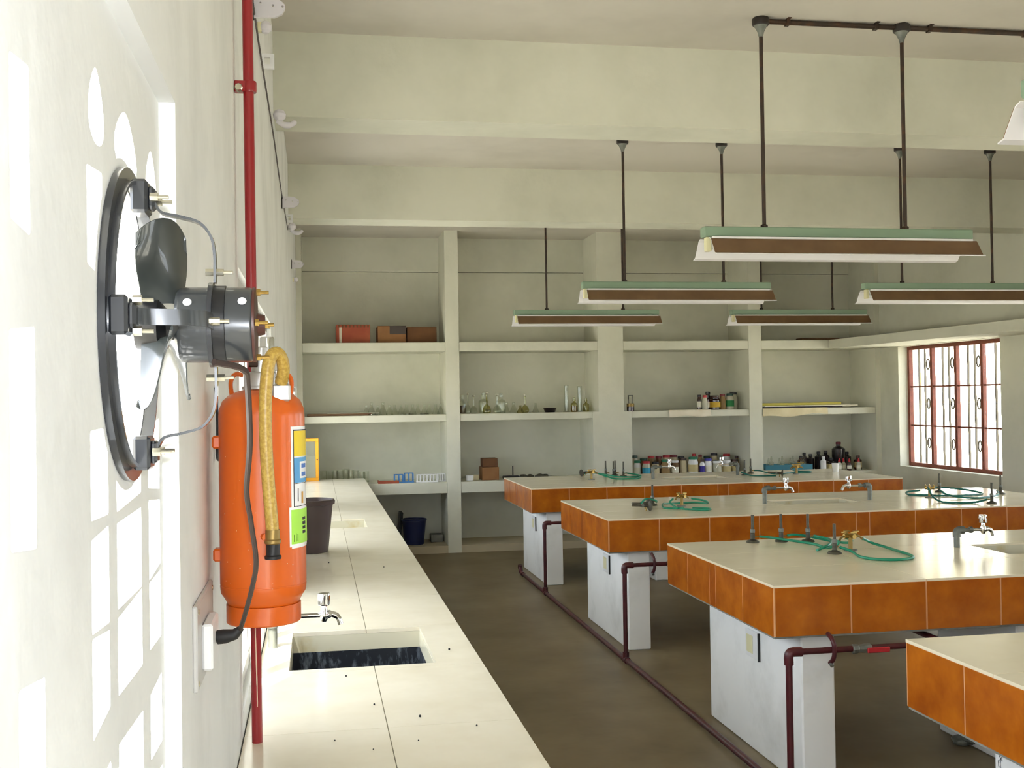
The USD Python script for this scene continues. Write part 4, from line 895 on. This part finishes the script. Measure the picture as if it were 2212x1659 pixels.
rack('blue plastic test-tube rack, left one of two on the lower shelf', (0.915, 10.87, ZCS), 0.09, 0.085, RACKB, 2)
rack('blue plastic test-tube rack, right one of two on the lower shelf', (1.015, 10.90, ZCS), 0.09, 0.095, RACKB, 2)
rack('white slotted test-tube rack on the lower shelf', (1.135, 10.86, ZCS), 0.20, 0.08, WHITEP, 6)
rack('small white slotted rack at the right of the larger one', (1.345, 10.92, ZCS), 0.075, 0.08, WHITEP, 3)
# lower shelf, second bay
cu = thing('white_cup', 'white cup at the left of the second bay lower shelf', 'cup', (1.66, 10.90, ZCS)); obj('cup', lathe([(0.026, 0), (0.036, 0.006), (0.04, 0.055), (0.037, 0.055), (0.033, 0.012)], 24), WHITEP, cu, 40)
wbk = thing('wooden_block', 'small tan block behind the white cup', 'block', (1.70, 10.95, ZCS)); obj('block', bx(0, 0.06, 0, 0.06, 0, 0.055, .003), POWD['cream'], wbk)
st = thing('retort_stand', 'dark stand with upright rod behind the farthest bench', 'stand', (2.12, 11.05, ZCS)); obj('base', bx(-0.1, 0.06, -0.05, 0.05, 0, 0.03, .006), BLACKP, st); obj('rod', cyl((0, 0, 0.03), (0, 0, 0.13), 0.006), BLACKP, st)
for k, (x, y, s) in enumerate(((2.22, 11.0, .028), (2.30, 11.08, .024), (2.38, 10.98, .032), (2.45, 11.05, .025))):
    t = thing('rubble_lump', 'dark lump, %s from the left, behind the far bench on the lower shelf' % ('first', 'second', 'third', 'fourth')[k], 'lump', (x, y, ZCS))
    m = trimesh.creation.icosphere(2, s); v = m.vertices; m.vertices = v * (0.75 + 0.5 * meshkit.noise(v * 40 + k * 7))[:, None] * np.array((1.5, 1, 0.8)); m.apply_translation((0, 0, -m.vertices[:, 2].min())); obj('lump', m, IRONG, t, 50)
# lower shelf, third bay: jars with coloured lids, back row then front row
J = [(3.37, 11.2, .036, .15, 'grey', 'red', None), (3.44, 11.22, .04, .175, 'grey', 'dark green', None), (3.53, 11.2, .045, .145, 'brown', 'dark green', None), (3.62, 11.22, .042, .165, 'tan', 'red', None), (3.70, 11.22, .038, .16, 'brown', 'dark red', None),
     (3.78, 11.2, .046, .172, 'cream', 'red', None), (3.865, 11.22, .046, .172, 'cream', 'dark red', None), (3.94, 11.2, .04, .155, 'brown', 'black', None), (4.09, 11.22, .034, .178, 'cream', 'red', None), (4.15, 11.2, .032, .168, 'tan', 'dark red', None),
     (4.23, 11.22, .04, .152, 'grey', 'dark green', None), (4.31, 11.22, .042, .178, 'cream', 'black', None), (4.376, 11.2, .022, .15, 'brown', 'black', None), (4.45, 11.22, .045, .17, 'white', 'red', 'w'), (4.52, 11.12, .03, .15, 'tan', 'brown', None),
     (3.40, 10.98, .04, .135, 'white', 'green', 'w'), (3.48, 10.93, .046, .13, 'grey', 'red', 'c'), (3.585, 10.96, .045, .12, 'cream', 'black', None), (3.69, 10.95, .05, .14, 'tan', 'green', None), (3.79, 10.95, .044, .13, 'brown', 'white', 'w'),
     (3.885, 10.97, .038, .15, 'cream', 'brown', None), (3.985, 10.95, .056, .16, 'white', 'green', 'cream'), (4.075, 10.93, .03, .135, 'white', 'brown', 'b'), (4.145, 10.95, .045, .14, 'white', 'blue', 'w'), (4.235, 10.93, .05, .115, 'grey', 'white', None), (4.345, 10.95, .052, .12, 'white', 'white', 'cream'), (4.44, 10.97, .042, .125, 'white', 'brown', 'cream')]
for i, (x, y, r_, h, b, l, lab) in enumerate(J):
    row = 'back' if i < 15 else 'front'; k = i + 1 if i < 15 else i - 14
    o_ = ('first', 'second', 'third', 'fourth', 'fifth', 'sixth', 'seventh', 'eighth', 'ninth', 'tenth', 'eleventh', 'twelfth', 'thirteenth', 'fourteenth', 'fifteenth')[k - 1]
    jar('%s jar with %s lid, %s from the left, %s row of lidded jars' % (b, l, o_, row), (x, y, ZCS), r_ * .9, h + .02, POWD[b] if b != 'grey' else CLEARJ, LIDC[l], LAB.get(lab) if lab else None, neck=0.86 if r_ > .035 else 0.6, group='lidded jars on the lower shelf')
# lower shelf, fourth bay: bottles on a blue tray, dark bottles, droppers
ty = thing('blue_tray', 'blue plastic tray holding clear bottles in the rightmost bay', 'tray', (4.75, 10.9, ZCS))
obj('tray', cat_([bx(0, 0.52, 0, 0.2, 0, 0.008), bx(0, 0.52, 0, 0.006, 0.008, 0.075), bx(0, 0.52, 0.194, 0.2, 0.008, 0.075), bx(0, 0.006, 0.006, 0.194, 0.008, 0.075), bx(0.514, 0.52, 0.006, 0.194, 0.008, 0.075)]), TRAYB, ty)
for k in range(8):
    flask('clear stoppered bottle, %s from the left in the blue tray' % ORD[k], (4.81 + 0.057 * k * 1.05, 10.96 + 0.07 * (k % 2), ZCS + .008), 'r', 'clear bottles in the blue tray', 0.115 + .015 * (k % 2), 0.026, CLEARG, 'bottle', POWD['cream'])
jar('orange-labelled small bottle at the end of the blue tray', (5.255, 11.16, ZCS), .035, .15, DARKGL, LIDC['black'], LAB['y'], cat='bottle', neck=.45)
jar('white plastic bottle with rounded cap in the rightmost bay', (5.39, 10.90, ZCS), .03, .155, WHITEP, LIDC['white'], None, cat='bottle', neck=.5)
DB = [(5.315, 11.2, .036, .18, 'first'), (5.395, 11.22, .038, .165, 'second'), (5.48, 11.2, .042, .19, 'third'), (5.57, 11.22, .042, .195, 'fourth'), (5.80, 11.2, .05, .18, 'sixth')]
for x, y, r_, h, o_ in DB: jar('dark reagent bottle, %s from the left in the back row of the rightmost bay' % o_, (x, y, ZCS), r_, h, BLACKGL, LIDC['black'], None, cat='bottle', neck=.45)
jar('tallest black winchester bottle with red cap in the back corner of the rightmost bay', (5.69, 11.16, ZCS), .07, .29, BLACKGL, LIDC['dark red'], None, cat='bottle', neck=.35)
jar('cream-labelled dark bottle in front of the black bottles', (5.50, 10.95, ZCS), .045, .135, BLACKGL, LIDC['black'], LAB['cream'], cat='bottle', neck=.5)
jar('cream-labelled brown bottle at the right end of the rightmost bay', (5.83, 11.0, ZCS), .04, .15, DARKGL, LIDC['brown'], LAB['cream'], cat='bottle', neck=.5)
def dropper(label, x, y, body):
    t = thing('dropper_bottle', label, 'bottle', (x, y, ZCS)); obj('body', lathe([(.022, 0), (.024, .004), (.024, .07), (.012, .085), (.012, .09)], 16), body, t, 40)
    obj('teat', lathe([(.012, .0905), (.013, .095), (.011, .11), (.004, .128)], 14), LIDC['red'], t, 40); obj('paper_label', lathe([(.0245, .02), (.0245, .055)], 16), LABELW, t, 40)
for x, y, b, o_ in ((5.575, 10.91, CLEARJ, 'first'), (5.64, 10.95, CLEARJ, 'second'), (5.665, 10.87, DARKGL, 'third'), (5.775, 10.88, CLEARJ, 'fourth')): dropper('red-tipped dropper bottle, %s from the left in the rightmost bay' % o_, x, y, b)
# bottom bay: blue bin
bb = thing('blue_bin', 'navy blue bin in the dark bottom bay under the shelving', 'bin', (1.115, 11.02, 0.0722))
obj('body', lathe([(.09, 0), (.095, .004), (.118, .225), (.118, .2345)], 32), BLUEBIN, bb, 30); obj('rim', lathe([(.118, .235), (.126, .237), (.126, .25), (.118, .252), (.112, .24)], 32), BLUEBIN, bb, 30)
gx = thing('grey_box', 'small grey box on the floor of the dark bottom bay', 'box', (1.29, 11.1, 0.0722)); obj('body', bx(0, 0.12, 0, 0.15, 0, 0.075, .004), CEMENT, gx)
pl = thing('dark_panel', 'dark board leaning behind the blue bin', 'board', (0.96, 11.16, 0.0722)); obj('board', rot(bx(0, 0.03, 0, 0.2, 0, 0.30), 6, (0, 1, 0)), BLACKP, pl)

# ================================================================== crumpled rag on the floor
rg = thing('crumpled_rag', 'crumpled blue and grey rag on the floor, just above the nearest bench edge', 'rag', (2.975, 4.28, 0))
for k, (dx, dy, sz, m) in enumerate(((0, 0, 0.05, BLUEBIN), (-0.08, 0.03, 0.045, GALV), (-0.13, 0.05, 0.035, GALV))):
    q = trimesh.creation.icosphere(3, sz); v = q.vertices
    q.vertices = v * (0.6 + 0.75 * meshkit.fbm(v * 38 + k * 9))[:, None] * np.array((1.3, 1, 0.6)); q.apply_translation((dx, dy, -q.vertices[:, 2].min() + 0.0005))
    obj('fold', q, m, rg, 60)
